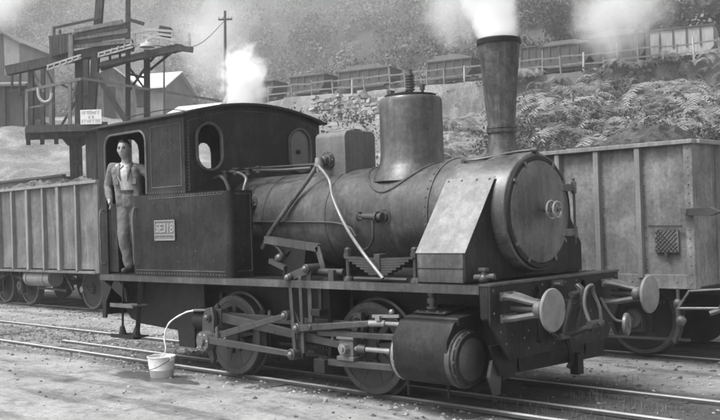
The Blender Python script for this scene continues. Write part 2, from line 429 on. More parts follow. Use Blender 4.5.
# loose stones, coal crumbs and grass in the yard
def stones(name, spots, m, smin, smax):
    n = len(spots); base = np.array([(1,0,0), (-1,0,0), (0,1,0), (0,-1,0), (0,0,1), (0,0,-.6), (.6,.6,.4), (-.6,-.5,.4)], float)
    fc = np.array([(0,6,4), (6,2,4), (2,1,4), (1,7,4), (7,3,4), (3,0,4), (0,2,6), (2,0,5), (1,2,5), (3,1,5), (0,3,5), (1,3,7)])
    Vs = base[None]*nrg.uniform(.55, 1.2, (n, 8, 3)); a = nrg.uniform(0, 6.28, n); c, s = np.cos(a), np.sin(a)
    sz = (smin+(smax-smin)*nrg.random(n)**3)[:, None]
    x = (Vs[:, :, 0]*c[:, None]-Vs[:, :, 1]*s[:, None])*sz+spots[:, 0:1]; y = (Vs[:, :, 0]*s[:, None]+Vs[:, :, 1]*c[:, None])*sz+spots[:, 1:2]
    z = Vs[:, :, 2]*sz*.7+spots[:, 2:3]
    me = bpy.data.meshes.new(name); me.from_pydata(np.stack([x, y, z], 2).reshape(-1, 3).tolist(), [], (fc[None]+8*np.arange(n)[:, None, None]).reshape(-1, 3).tolist())
    me.materials.append(m); o = bpy.data.objects.new(name, me); COL.objects.link(o); return o
def spots(n, fx, fy):
    out = []
    for i in range(n):
        x, y = fx(), fy(); out.append((x, y, ground_z(x, y)+0.003))
    return np.array(out)
STONEL = mat('pale_ballast', 0.30, 0.9, 0.5, 6, fine=0.2)
STONED = mat('cinder', 0.07, 0.9, 0.5, 6, fine=0.2)
o = stones('ballast', np.concatenate([spots(1700, lambda: rng.uniform(-19, 4), lambda: rng.gauss(-.95, .2)), spots(1900, lambda: rng.uniform(-19, 4), lambda: rng.gauss(1.9, .8)),
      spots(1500, lambda: rng.uniform(-13, -6), lambda: rng.gauss(1.5, .45)), spots(140, lambda: rng.uniform(-9, 3.5), lambda: rng.uniform(-4.5, -1)), spots(2600, lambda: rng.uniform(-16, -5.5), lambda: rng.gauss(.6, .9))]), STONEL, .005, .032)
tag(o, 'pale ballast stones scattered along the tracks', 'gravel', kind='stuff')
o = stones('cinders', np.concatenate([spots(3600, lambda: rng.uniform(-19, 4), lambda: rng.gauss(0, .6)), spots(1500, lambda: rng.uniform(-19, 4), lambda: rng.gauss(2.6, .6)), spots(130, lambda: rng.uniform(-9, 3), lambda: rng.uniform(-3, -1))]), STONED, .008, .04)
tag(o, 'dark cinders and coal crumbs between the rails', 'cinders', kind='stuff')
mb = MB()
for i in range(520):
    cl = rng.choice([(0.35, -.45), (0.1, .35), (.9, .3), (1.5, -.4), (-0.1, -.35), (0.6, .1), (1.3, 1.1), (-.2, 1.2)])
    x, y = rng.gauss(cl[0], .18), rng.gauss(cl[1], .13)
    z = ground_z(x, y); a = rng.uniform(0, 6.28); h = rng.uniform(.03, .10); l = rng.uniform(0, .05)
    p = Vector((x, y, z-.01)); t = p+Vector((math.cos(a)*l, math.sin(a)*l, h)); w = Vector((-math.sin(a), math.cos(a), 0))*.004
    mb.add([p-w, p+w, (p+t)/2+w*.8, t, (p+t)/2-w*.8], [(0, 1, 2, 4), (4, 2, 3)])
tag(mb.build('grass', GRASS, smooth=0), 'thin dry grass growing between the rails', 'grass', kind='stuff')
# ------------------------------------------------------------------ the locomotive
WB, ZR = 1.12, 1.16
loco = thing('steam_locomotive', 'small black four-wheeled tank locomotive with a tall tapering chimney, steaming in the yard', 'locomotive', (-3.2, 0, 0))
def lp(mb, name, m, parent=None, **k): return mb.build(name, m, parent or loco, **k)

# frame plates, running board, rear
for y in (-.60, .57):
    fr = [(-6.39, .62), (-6.39, 1.10), (-.1, 1.10), (-.1, .35), (-.75, .30), (-.95, .42), (-1.2, .62), (-2.15, .62), (-2.4, .34), (-3.2, .34), (-3.4, .62), (-4.4, .62), (-4.62, .22), (-5.1, .24), (-5.16, .46), (-6.25, .50)]
    p = lp(MB().prism(fr, 'Y', y, y+.03), 'frame_plate', DARK)
    if y < 0:
        rivets(lin((-2.95, -.60, .98), (-2.3, -.60, .98), 6)+lin((-2.3, -.60, .95), (-2.3, -.60, .5), 7)+lin((-5.9, -.60, .95), (-4.7, -.60, .95), 8), (0, -1, 0), .014, DARK, parent=p)
lp(MB().box(-2.9, -2.55, -.58, .58, .45, .95), 'frame_stretcher', DARK)
lp(MB().box(-4.35, -3.35, -.52, .52, .30, 1.0), 'ash_pan', DARK)
lp(MB().box(-6.44, -6.40, -1.06, 1.06, .62, ZR-.04), 'rear_beam', DARK)
rb = lp(MB().box(-6.44, -.115, -WB+.012, WB-.012, ZR-.035, ZR), 'running_board', PAINT)
for y in (-WB, WB-.012):
    e = lp(MB().box(-6.44, -.118, y, y+.012, ZR-.075, ZR+.004), 'edge_strip', BOILER, rb)
# lower side skirt under the cab with its stepped lower edge
lp(MB().prism([(-6.42, .82), (-6.42, 1.085), (-4.5, 1.085), (-4.5, .78), (-4.72, .72), (-4.72, .26), (-5.05, .26), (-5.08, .46), (-5.9, .50), (-6.15, .56), (-6.30, .70)], 'Y', -.84, -.815), 'side_skirt', DARK)
lp(MB().prism(arc(-6.12, .80, .30, 0, 90, 8)[::-1]+[(-6.42, 1.10), (-6.44, .58), (-6.36, .58), (-6.33, .80)], 'Y', -1.10, -1.07), 'corner_bracket', DARK)
lp(MB().cone((-4.70, -.80, .60), (-3.6, -.80, .60), .10, .10, 14), 'brake_cylinder', DARK)

# buffer beam
holes = [arc(y, 1.065, .052, 0, 360, 16, .065)[:-1] for y in (-.41, .41)]
bb = [(-WB, ZR), (-WB, .83), (-.86, .49), (.86, .49), (WB, .83), (WB, ZR)]
beam = lp(MB().prism(bb, 'X', -.025, 0, holes), 'buffer_beam', PAINT, bevel=.004)
lp(MB().box(-.11, -.026, -WB, -WB+.02, .88, ZR).box(-.11, -.026, WB-.02, WB, .88, ZR), 'beam_end_plate', PAINT, beam)
lp(MB().box(-.114, .012, -WB-.008, WB+.008, ZR+.001, ZR+.018), 'beam_top_angle', BOILER, beam)
lp(MB().box(-.12, -.027, -1.09, 1.09, .86, ZR-.002), 'beam_core', DARK, beam)
lp(MB().prism([(-1.0, .62), (-.86, .34), (.95, .30), (1.0, .62)], 'X', -.13, -.10), 'guard_plate', DARK, beam)
for h in holes:
    lp(MB().tube([(.002, a, b) for a, b in h], .008, 6, True), 'hole_rim', PAINT, beam)
bp = []
for y in (-.62, -.2, .2, .62): bp += [(0, y, .66), (0, y+.06, .56)]
for y in (-1.07, -.3, .1, .3, 1.07): bp += [(0, y, 1.12), (0, y, .92)]
bp += [(0, -.98, .75), (0, -.9, .64), (0, .98, .75), (0, .9, .64), (0, -.1, .6), (0, .1, .75), (0, -.55, .72), (0, .55, .8)]
rivets(bp, (1, 0, 0), .013, BUFFER, 'bolt_row', beam)

# buffers: four-armed open stocks
def buffer(y):
    z = .955
    b = lp(MB().lathe((.06, y, z), (1, 0, 0), [(0, .035), (.36, .035), (.36, .03), (.42, .03)], 14), 'buffer', ROD)
    arms = MB()
    for dz in (.105, -.09):
        for dy in (-.07, .07):
            pts = bez([(.0, y+dy, z+dz), (.10, y+dy*.95, z+dz*.95), (.26, y+dy*.5, z+dz*.62), (.37, y+dy*.3, z+dz*.42)], 12)
            arms.tube(pts, [.034-.0008*i for i in range(len(pts))], 8)
        arms.bar((.02, y, z+dz*1.0), (.34, y, z+dz*.62), .13, .035, w2=.06)
    arms.lathe((.30, y, z), (1, 0, 0), [(0, .055), (.02, .075), (.07, .075), (.09, .06)], 20)
    lp(arms, 'buffer_stock', BUFFER, b)
    base = MB()
    for dz in (.105, -.09): lp(MB().box(.0, .028, y-.115, y+.115, z+dz-.038, z+dz+.038), 'stock_foot', BUFFER, b, bevel=.006)
    lp(MB().lathe((.455, y, z), (1, 0, 0), [(-.015, .05), (0, .178), (.004, .185), (.018, .187), (.028, .180), (.040, .10), (.043, .06), (.043, .0)], 40, cap=False), 'buffer_head', HEADM, b)
    rivets([(.026, y+a, z+c) for a in (-.095, .095) for c in (.105, -.09)], (1, 0, 0), .016, STEEL, 'bolt_row', b)
buffer(-.875); buffer(.875)

# draw hook and screw coupling with its weighted lever
hk = lp(MB().prism([(0, .96), (.10, .965), (.17, 1.0), (.20, 1.06), (.17, 1.10), (.20, 1.12), (.26, 1.07), (.27, .99), (.22, .92), (.12, .90), (0, .90)], 'Y', -.03, .03), 'draw_hook', ROD, bevel=.012)
lp(MB().box(-.004, .02, -.14, .14, .83, 1.06), 'hook_plate', PAINT, hk, bevel=.006)
lp(MB().box(.0, .03, -.16, .02, 1.09, 1.145).cone((.02, -.14, 1.115), (.10, -.14, 1.115), .018, .018, 8), 'lamp_bracket', ROD, hk)
cp = lp(MB().tube(bez([(.20, -.09, 1.02), (.16, -.10, .9), (.10, -.10, .70), (.08, -.1, .62)], 12), .024, 8).tube(bez([(.20, .09, 1.02), (.17, .10, .9), (.11, .10, .70), (.08, .1, .62)], 12), .024, 8).cone((.20, -.13, 1.02), (.20, .13, 1.02), .03, .03, 10).cone((.08, -.17, .62), (.08, .17, .62), .032, .032, 10), 'screw_coupling', ROD)
lp(MB().cone((.08, 0, .62), (.40, .02, .76), .028, .028, 10).cone((.36, -.10, .745), (.36, .12, .745), .036, .036, 10), 'coupling_screw', ROD, cp)
lp(MB().tube(bez([(.36, -.08, .75), (.30, -.07, .92), (.30, -.03, 1.06), (.33, .03, 1.10), (.32, .07, 1.02), (.36, .09, .9), (.37, .1, .76)], 30), .017, 8), 'coupling_shackle', BUFFER, cp)
lp(MB().tube(bez([(.37, .10, .98), (.44, .13, .84), (.50, .15, .77), (.58, .17, .76)], 14), .014, 8), 'coupling_lever', ROD, cp)
lp(MB().lathe((.585, .18, .735), (1, .25, 0), [(-.02, .0), (-.02, .095), (-.012, .105), (.012, .105), (.02, .095), (.02, .04), (.03, .03), (.03, 0)], 26, cap=False), 'lever_weight', BUFFER, cp)
for y in (-.30, .34):
    pts = bez([(.01, y, .86), (.06, y+.01, .74), (.08, y+.04, .66), (.07, y+.09, .62), (.04, y+.12, .66)], 11)
    for k in range(len(pts)-1):
        d_ = (pts[k+1]-pts[k]).normalized(); c_ = (pts[k]+pts[k+1])/2; n_ = Vector((0, 1, 0)) if k % 2 else Vector((1, 0, 0))
        n_ = (n_-d_*n_.dot(d_)).normalized()
        lp(MB().tube([c_+d_*.030*math.cos(R(q))+n_*.016*math.sin(R(q)) for q in range(0, 360, 36)], .006, 6, True), 'chain_link', ROD, cp)
lp(MB().cone((.0, -.55, .93), (.05, -.55, .93), .05, .045, 16).cone((.05, -.55, .93), (.09, -.55, .90), .03, .03, 12), 'hose_cock', ROD)
lp(MB().tube(bez([(.08, -.55, .91), (.12, -.55, .82), (.10, -.52, .68), (.06, -.47, .62)], 14), .024, 8), 'brake_hose', DARK)
lp(MB().tube(bez([(.02, .05, .60), (.06, .05, .48), (.05, .07, .36), (.03, .05, .30)], 12), .026, 8), 'brake_hose', DARK)
lp(MB().box(-.09, .0, .28, .38, .20, .40), 'beam_bracket', DARK)

# smokebox, door, saddle casing
AX = 1.80
sb = lp(MB().lathe((-.205, 0, AX), (-1, 0, 0), [(0, .545), (0.012, .572), (.03, .582), (.95, .582)], 64), 'smokebox', SMOKEB)
ang = [R(a) for a in range(0, 360, 12)]
lp(MB().lathe((-1.12, 0, AX), (-1, 0, 0), [(0, .582), (0, .592), (.075, .592), (.075, .56)], 64, cap=False), 'smokebox_band', SMOKEB, sb)
rivets([(-1.155, .591*math.cos(a), AX+.591*math.sin(a)) for a in [R(q) for q in range(0, 360, 9)]], (0, 0, 1), .013, SMOKEB, parent=sb)
lp(MB().lathe((-.206, 0, AX), (1, 0, 0), [(-.01, .50), (-.01, .548), (.012, .548), (.02, .540), (.02, .505), (.01, .50)], 64, cap=False), 'door_ring', DARK, sb)
door = lp(MB().lathe((-.200, 0, AX), (1, 0, 0), [(-.01, .505), (.006, .505), (.022, .492), (.040, .40), (.055, .26), (.062, .12), (.064, .0)], 64, cap=False), 'smokebox_door', SMOKEB)
def handwheel(x, r):
    w = MB().tube([(x, r*math.cos(a), AX+.015+r*math.sin(a)) for a in [R(q) for q in range(0, 360, 15)]], .011, 8, True)
    for q in (20, 110): w.cone((x, -r*math.cos(R(q)), AX+.015-r*math.sin(R(q))), (x, r*math.cos(R(q)), AX+.015+r*math.sin(R(q))), .008, .008, 6)
    return w
lp(handwheel(-.065, .085), 'handwheel', STEEL, door); lp(handwheel(.0, .075), 'handwheel', STEEL, door)
lp(MB().cone((-.145, 0, AX+.015), (.03, 0, AX+.015), .022, .018, 12), 'handwheel_spindle', ROD, door)
for z in (AX+.235, AX-.215):
    lp(MB().bar((-.17, .20, z), (-.165, .40, z), .02, .06, h2=.07).bar((-.165, .40, z), (-.155, .56, z), .03, .075).cone((-.15, .56, z-.06), (-.15, .56, z+.06), .028, .028, 10), 'door_hinge', SMOKEB, door, bevel=.005)
lp(MB().cone((-.15, .56, AX-.33), (-.15, .56, AX+.33), .014, .014, 8), 'hinge_pin', ROD, door)
lp(MB().box(-.235, -.20, -.03, .03, AX+.56, AX+.66).bar((-.20, -.05, AX+.60), (-.20, .06, AX+.68), .03, .03).cone((-.235, -.04, AX+.60), (-.17, -.04, AX+.60), .025, .025, 8), 'lamp_iron', ROD, sb)
dogs = MB()
for q in (35, 62, 118, 145, 215, 243, 297, 325): 
    c, s = math.cos(R(q)), math.sin(R(q)); dogs.bar((-.183, c*.535, AX+s*.535), (-.183, c*.475, AX+s*.475), .03, .018, up=(1, 0, 0))
lp(dogs, 'door_clamp_row', SMOKEB, door)['kind'] = 'stuff'
# front saddle plate and steam pipe casings
lp(MB().prism([(-1.0, ZR+.02), (-1.0, 1.44), (-.50, 2.12), (-.30, AX+.3), (.30, AX+.3), (.50, 2.12), (1.0, 1.44), (1.0, ZR+.02)], 'X', -.375, -.350), 'saddle_front', PAINT)
for s in (-1, 1):
    c = lp(MB().prism([(s*.45, ZR+.004), (s*1.0, ZR+.004), (s*1.0, 1.44), (s*.50, 2.13), (s*.45, 2.13)][::s], 'X', -.925, -.376), 'steam_pipe_casing', SMOKEB, bevel=.012)
    # slanted cover sheet
    a, b = Vector((0, s*1.004, 1.442)), Vector((0, s*.496, 2.145))
    nrm = Vector((0, (b-a).z*s, -(b-a).y*s)).normalized()
    v = []
    for x in (-.932, -.345):
        for p in (a, b):
            for k in (0, .006): v.append(Vector((x, p.y, p.z))+nrm*k)
    lp(MB().add(v, [(0,1,3,2), (4,6,7,5), (0,4,5,1), (2,3,7,6), (0,2,6,4), (1,5,7,3)]), 'slanted_cover', PLATE, c, smooth=20)
    rv = [Vector((x, b.y, b.z))+nrm*.006-(b-a).normalized()*.03 for x in (-.89, -.73, -.55, -.40)]
    rivets(rv, nrm, .014, SMOKEB, parent=c)
    if s < 0: lp(MB().box(-.93, -.37, -1.006, -1.0, 1.30, 1.306), 'cover_seam', DARK, c)
# boiler
bo = lp(MB().lathe((-1.15, 0, AX), (-1, 0, 0), [(0, .56), (3.3, .56)], 72), 'boiler', BOILER)
for x in (-3.68, -2.62):
    lp(MB().lathe((x, 0, AX), (-1, 0, 0), [(0, .558), (0, .566), (.045, .566), (.045, .558)], 64, cap=False), 'boiler_band', BOILER, bo)
lp(MB().prism([(-.56, 1.17), (-.50, 1.55), (.50, 1.55), (.56, 1.17)], 'X', -4.42, -3.0), 'firebox_side', DARK, bo)

# chimney
ch = lp(MB().lathe((-.61, 0, 0), (0, 0, 1), [(2.30, .27), (2.36, .22), (2.40, .165), (2.46, .146), (2.60, .135), (2.62, .135), (2.66, .135), (3.47, .205), (3.50, .212), (3.535, .212), (3.535, .19), (3.1, .165)], 48, cap=False), 'chimney', CHIMNEY)
lp(MB().lathe((-.61, 0, 0), (0, 0, 1), [(2.60, .137), (2.60, .150), (2.635, .152), (2.635, .142), (2.645, .142), (2.645, .150), (2.675, .150), (2.675, .137)], 40, cap=False), 'chimney_band', CHIMNEY, ch)
lp(MB().lathe((-.61, 0, 0), (0, 0, 1), [(3.485, .206), (3.485, .220), (3.53, .222), (3.54, .214)], 48, cap=False), 'chimney_rim', DARK, ch)
lp(MB().tube(bez([(-.90, -.26, AX+.535), (-.80, -.30, AX+.53), (-.60, -.23, AX+.55), (-.40, -.10, AX+.59), (-.26, -.03, AX+.60)], 20), .013, 8).cone((-.90, -.26, AX+.47), (-.90, -.26, AX+.55), .03, .025, 10), 'smokebox_pipe', ROD)

# steam dome with safety valve and whistle
DX = -1.80
dome = lp(MB().lathe((DX, 0, 0), (0, 0, 1), [(2.18, .46), (2.28, .415), (2.34, .375), (2.40, .352), (2.48, .344), (3.02, .344), (3.06, .340), (3.08, .328), (3.09, .30), (3.095, .0)], 64, cap=False), 'steam_dome', SMOKEB)
fl = []
for i in range(49):
    a = 2*math.pi*i/48; x, y = DX+.47*math.cos(a), .50*math.sin(a); fl.append((x, y, AX+math.sqrt(max(.562**2-y*y, 0))+.004))
lp(MB().tube(fl[:-1], .011, 6, True), 'dome_flange', BOILER, dome)
sv = MB().lathe((DX, 0, 0), (0, 0, 1), [(3.10, .06), (3.13, .06), (3.13, .035), (3.16, .035)]+[q for k in range(6) for q in ((3.17+k*.03, .036), (3.172+k*.03, .052), (3.188+k*.03, .052), (3.19+k*.03, .036))]+[(3.36, .03), (3.40, .03), (3.40, .0)], 20, cap=False)
lp(sv, 'safety_valve', ROD, dome)
lp(MB().bar((DX-.22, -.06, 3.135), (DX-.02, -.03, 3.15), .05, .03).box(DX-.26, DX-.20, -.09, -.03, 3.11, 3.19), 'valve_lever', ROD, dome)
lp(MB().lathe((DX+.15, .03, 3.09), (0, 0, 1), [(0, .03), (.03, .03), (.03, .016), (.07, .016), (.07, .028), (.13, .028), (.14, .0)], 14, cap=False), 'whistle', ROD, dome)
lp(MB().lathe((DX, 0, 3.098), (0, 0, 1), [(0, .28), (.018, .28), (.02, .26), (.02, 0)], 40, cap=False), 'dome_lid', DARK, dome)

# sand box with regulator flange
def yz_round(w, z0, z1, r): return [(-w, z0)]+arc(-w+r, z1-r, r, 180, 90, 6)+arc(w-r, z1-r, r, 90, 0, 6)+[(w, z0)]
sx = lp(MB().prism(yz_round(.25, 2.26, 2.80, .075), 'X', -3.06, -2.58), 'sand_box', mat('sand_box_paint', .10, .40, .4, 2, bump=.1, streak=.2, fine=.2), bevel=.022)
lp(MB().lathe((-2.82, 0, 2.80), (0, 0, 1), [(-.005, .16), (.012, .16), (.03, .12), (.04, .05), (.042, 0)], 24, cap=False), 'sand_box_lid', PLATE, sx)
lp(MB().box(-2.72, -2.62, -.05, .05, 2.795, 2.825), 'lid_latch', ROD, sx)
fl = lp(MB().lathe((-2.86, -.25, 2.47), (0, -1, 0), [(0, .105), (.02, .105), (.02, .085), (.04, .085), (.045, .06), (.09, .055), (.10, .035), (.16, .03), (.16, 0)], 24, cap=False), 'flange_cap', ROD, sx)
rivets([(-2.86+.09*math.cos(R(q)), -.272, 2.47+.09*math.sin(R(q))) for q in range(0, 360, 45)], (0, -1, 0), .014, BUFFER, 'bolt_row', fl)
lp(MB().lathe((-2.86, -.40, 2.50), (0, 0, -1), [(0, .04), (.06, .045), (.06, .055), (.10, .055), (.11, .035), (.16, .03)], 14), 'valve_body', STEEL, fl)
PIPE = mat('pale_oiled_pipe', 0.17, 0.4, 0.2, 5, 0.1, streak=0.2, fine=0.15)
lp(MB().tube(bez([(-2.86, -.42, 2.42), un(329, 180, 'Y', -.53), un(333, 198, 'Y', -.60), un(345, 225, 'Y', -.72), un(361, 250, 'Y', -1.0), un(383, 278.5, 'Y', -1.08)], 40), .0175, 10), 'feed_pipe', PIPE)
lp(MB().tube(bez([(-2.90, -.40, 2.40), (-3.0, -.48, 2.22), (-3.2, -.59, 1.95), (-3.42, -.68, 1.66), (-3.52, -.72, 1.48)], 30), .026, 10), 'feed_pipe', BOILER)
# rods and pipes along the boiler top to the cab
lp(MB().tube(bez([(-4.42, -.30, 2.47), (-4.1, -.31, 2.46), (-3.05, -.28, 2.44)], 10), .014, 8), 'regulator_rod', ROD)
lp(MB().tube(bez([(-4.42, -.42, 2.44), (-4.25, -.44, 2.42), (-3.9, -.40, 2.42), (-3.5, -.40, 2.40), (-3.1, -.30, 2.40)], 20), .018, 8), 'steam_pipe', ROD)
mf = lp(MB().tube(bez([(-4.42, -.55, 2.40), (-4.2, -.56, 2.42), (-4.05, -.50, 2.34), (-4.02, -.56, 2.2), (-4.0, -.62, 1.95)], 20), .020, 8), 'steam_pipe', BUFFER)
lp(MB().tube(bez([(-4.42, -.70, 2.34), (-4.25, -.72, 2.36), (-4.16, -.70, 2.25), (-4.1, -.7, 2.05)], 16), .024, 8), 'steam_pipe', ROD)
for p in ((-4.18, -.55, 2.43), (-4.05, -.46, 2.42), (-3.92, -.40, 2.44), (-4.30, -.62, 2.40)):
    lp(MB().lathe(Vector(p)-Vector((0, 0, .05)), (0, 0, 1), [(0, .035), (.04, .035), (.04, .02), (.07, .02), (.07, .045), (.085, .045), (.085, 0)], 12, cap=False), 'stop_valve', ROD)
cb = lp(MB().lathe((-3.93, -.50, 2.0), (0.1, -1, .1), [(0, .11), (.04, .11), (.04, .08), (.09, .08), (.09, .03), (.12, .03), (.12, 0)], 20, cap=False), 'check_valve', ROD)
rivets([(-3.93+.09*math.cos(R(q)), -.548, 2.0+.09*math.sin(R(q))) for q in range(0, 360, 60)], (0, -1, 0), .013, BUFFER, 'bolt_row', cb)
lp(MB().tube(bez([(-4.1, -.535, 1.80), (-3.6, -.575, 1.79), (-2.9, -.575, 1.775), (-2.45, -.575, 1.755), (-2.22, -.58, 1.70), (-2.12, -.585, 1.60)], 30), .013, 8), 'handrail', ROD)
# blow-off valve on the boiler with its curved pipe
bv = lp(MB().lathe((-1.72, -.54, 1.80), (0, -1, 0), [(0, .085), (.025, .085), (.025, .05), (.05, .05), (.05, .0)], 20, cap=False).cone((-1.70, -.62, 1.80), (-1.98, -.62, 1.815), .045, .030, 12).lathe((-1.76, -.62, 1.80), (-1, 0, .05), [(0, .06), (.02, .06), (.02, .05)], 14), 'boiler_valve', ROD)
lp(MB().tube([(-2.03, -.62+.045*math.cos(R(q)), 1.815+.045*math.sin(R(q))) for q in range(0, 360, 30)], .009, 6, True).cone((-1.97, -.62, 1.815), (-2.04, -.62, 1.815), .01, .01, 6), 'valve_wheel', ROD, bv)
lp(MB().tube(bez([(-1.84, -.62, 1.80), (-1.83, -.63, 1.68), (-1.84, -.625, 1.58), (-1.92, -.60, 1.49), (-2.05, -.56, 1.45)], 20), .016, 8), 'drain_pipe', ROD, bv)
# bracket rail and lever beside the boiler
br = lp(MB().bar((-3.2, -.95, 1.585), (-2.33, -.95, 1.49), .012, .07).bar((-3.2, -.92, 1.625), (-2.33, -.92, 1.53), .07, .012).bar((-2.34, -.95, 1.51), (-2.22, -.95, ZR), .012, .07), 'bracket_rail', BOILER)
lp(MB().tube(bez([(-3.12, -.9, 1.55), (-2.98, -.9, 1.46), (-2.92, -.9, 1.3), (-2.94, -.9, ZR)], 14), .022, 8), 'curved_pipe', ROD)
lp(MB().bar((-3.05, -1.0, 1.36), (-2.8, -1.0, 1.28), .05, .05).ball((-2.95, -.95, 1.38), .06).bar((-3.1, -.85, 1.30), (-2.9, -.85, 1.47), .04, .04), 'injector', ROD)
# weigh shaft and leaf spring on the running board
ws = lp(MB().cone((-2.50, -.95, 1.245), (-1.95, -.95, 1.245), .042, .036, 14).box(-2.12, -2.04, -1.02, -.88, ZR, 1.27), 'weigh_shaft', ROD)
lp(MB().bar((-2.66, -1.08, 1.185), (-2.33, -1.06, 1.285), .04, .085, h2=.10).cone((-2.36, -1.12, 1.285), (-2.36, -.9, 1.285), .05, .05, 12).cone((-2.62, -1.13, 1.19), (-2.62, -1.03, 1.19), .045, .045, 12), 'lifting_arm', RODM, ws, bevel=.006)
sp = lp(MB().box(-1.475, -1.40, -1.01, -.89, 1.23, 1.435), 'leaf_spring', ROD, bevel=.005)
for k in range(7):
    h = .46-.055*k
    mb = MB()
    for a, b in ((-h, -h*.5), (-h*.5, 0), (0, h*.5), (h*.5, h)):
        za = 1.388-.024*k-.018*(1-(a/.46)**2)+.012; zb = 1.388-.024*k-.018*(1-(b/.46)**2)+.012
        mb.bar((-1.4375+a, -.95, za), (-1.4375+b, -.95, zb), .09, .0215)
    lp(mb, 'spring_leaf', ROD, sp)
for x in (-1.89, -.99):
    hg = lp(MB().cone((x, -.95, ZR), (x, -.95, 1.49), .022, .022, 10), 'spring_hanger', ROD, sp)
    lp(MB().lathe((x, -.95, 1.39), (0, 0, 1), [(0, .045), (.05, .045), (.05, .03), (.07, .03), (.07, .038), (.10, .038), (.11, 0)], 8, cap=False).lathe((x, -.95, ZR), (0, 0, 1), [(0, .06), (.03, .055), (.04, .03)], 12), 'hanger_nut', ROD, hg) if False else None
    lp(MB().lathe((x, -.95, 1.40), (0, 0, 1), [(0, .045), (.04, .045), (.04, .036), (.085, .036), (.10, .02)], 8).lathe((x, -.95, ZR), (0, 0, 1), [(0, .055), (.03, .05), (.05, .022)], 12), 'hanger_nut', ROD, sp)
lp(MB().cone((-.95, -.95, ZR), (-.95, -.95, ZR+.05), .045, .035, 10).cone((-1.75, -1.0, ZR+.03), (-1.05, -1.0, ZR+.03), .018, .018, 8), 'oil_pipe', ROD)
# little drain cock at the front corner
lp(MB().ball((-.20, -.93, ZR+.05), .05).cone((-.20, -.93, ZR+.02), (-.20, -.93, ZR+.15), .028, .02, 10).cone((-.29, -.95, ZR+.06), (-.10, -.90, ZR+.07), .03, .03, 10).box(-.24, -.16, -.96, -.90, ZR+.12, ZR+.15), 'oil_cock', ROD, bevel=.004)

# wheels
def wheel(x, y, s):
    w = lp(MB().lathe((x, y, .475), (0, s, 0), [(-.03, .335), (-.03, .405), (.048, .405), (.048, .335), (-.03, .335)], 48, cap=False), 'wheel', WHEELM)
    lp(MB().lathe((x, y, .475), (0, s, 0), [(-.04, .0), (-.04, .13), (.05, .12), (.09, .115), (.09, .0)], 32, cap=False), 'hub', WHEELM, w)
    lp(MB().lathe((x, y, .475), (0, s, 0), [(-.085, .40), (-.085, .505), (-.062, .505), (-.055, .478), (.05, .470), (.056, .462), (.056, .405), (-.04, .40)], 64, cap=False), 'tyre', RODM, w)
    sp = MB()
    for k in range(9):
        a = R(40*k+8); sp.bar((x+.10*math.cos(a), y+s*.035, .475+.10*math.sin(a)), (x+.36*math.cos(a), y+s*.028, .475+.36*math.sin(a)), .075, .05, up=(0, 1, 0), w2=.06)
    lp(sp, 'spokes', WHEELM, w)
    cw = arc(x, .475, .375, 195, 345, 14)+arc(x, .475, .22, 325, 215, 8)
    lp(MB().prism(cw, 'Y', y+s*.02, y+s*.052), 'counterweight', WHEELM, w)
    return w
for x in (-3.93, -1.70):
    wheel(x, -.79, -1); wheel(x, .79, 1)
    lp(MB().cone((x, -.8, .475), (x, .8, .475), .075, .075, 14), 'axle', DARK)
    lp(MB().bar((x-.36, -.72, .52), (x-.36, -.72, .95), .06, .05), 'brake_hanger', DARK); lp(MB().bar((x+.52, -.80, .30), (x+.50, -.80, .78), .05, .10), 'brake_block', DARK)

# motion: crank, coupling rod, connecting rod, eccentric rods, expansion link
PX, PZ = -4.03, .70               # crank pin of the rear wheel
C1 = lp(MB().cone((PX, -.82, PZ), (PX, -1.16, PZ), .05, .05, 16), 'crank_pin', ROD)
lp(MB().cone((PX+2.23, -.82, PZ), (PX+2.23, -.98, PZ), .05, .05, 16), 'crank_pin', ROD)
lp(MB().bar((PX, -.905, PZ), (PX+2.23, -.905, PZ), .035, .085).cone((PX, -.88, PZ), (PX, -.94, PZ), .09, .09, 18).cone((PX+2.23, -.88, PZ), (PX+2.23, -.94, PZ), .09, .09, 18).box(PX+2.17, PX+2.29, -.94, -.88, PZ+.06, PZ+.14), 'coupling_rod', RODM, bevel=.006)
cr = lp(MB().bar((PX, -1.0, PZ), (-1.86, -1.03, .505), .04, .115, h2=.075).box(PX-.075, PX+.11, -1.04, -.96, PZ-.09, PZ+.09), 'connecting_rod', RODM, bevel=.006)
lp(MB().lathe((PX, -1.0, PZ), (0, 0, 1), [(.09, .035), (.13, .035), (.13, .02), (.15, .02)], 12), 'oil_cup', ROD, cr)
# return crank: a curved plate from the pin down to the eccentric pin
rc = [(-4.10, .80), (-3.98, .82), (-3.94, .72), (-3.95, .60), (-3.93, .50), (-3.94, .40), (-3.99, .33), (-3.96, .22), (-4.00, .16), (-4.06, .26), (-4.13, .40), (-4.17, .52), (-4.16, .68)]
ret = lp(MB().prism(rc, 'Y', -1.13, -1.07), 'return_crank', ROD, bevel=.008)
ec = lp(MB().cone((-4.05, -1.11, .43), (-4.05, -1.22, .43), .115, .115, 24).cone((-4.05, -1.20, .43), (-4.05, -1.25, .43), .05, .05, 12), 'eccentric', BUFFER)
rivets([(-4.05+.08*math.cos(R(q)), -1.218, .43+.08*math.sin(R(q))) for q in range(0, 360, 60)], (0, -1, 0), .018, STEEL, 'bolt_row', ec)
lp(MB().bar((-4.0, -1.155, .46), (-2.66, -1.13, .785), .035, .085, h2=.06).cone((-2.67, -1.16, .785), (-2.67, -1.08, .785), .055, .055, 14), 'eccentric_rod', RODM, bevel=.006)
lp(MB().bar((-4.0, -1.195, .45), (-2.56, -1.14, .385), .035, .085, h2=.06).cone((-2.56, -1.18, .385), (-2.56, -1.09, .385), .06, .06, 14), 'eccentric_rod', RODM, bevel=.006)
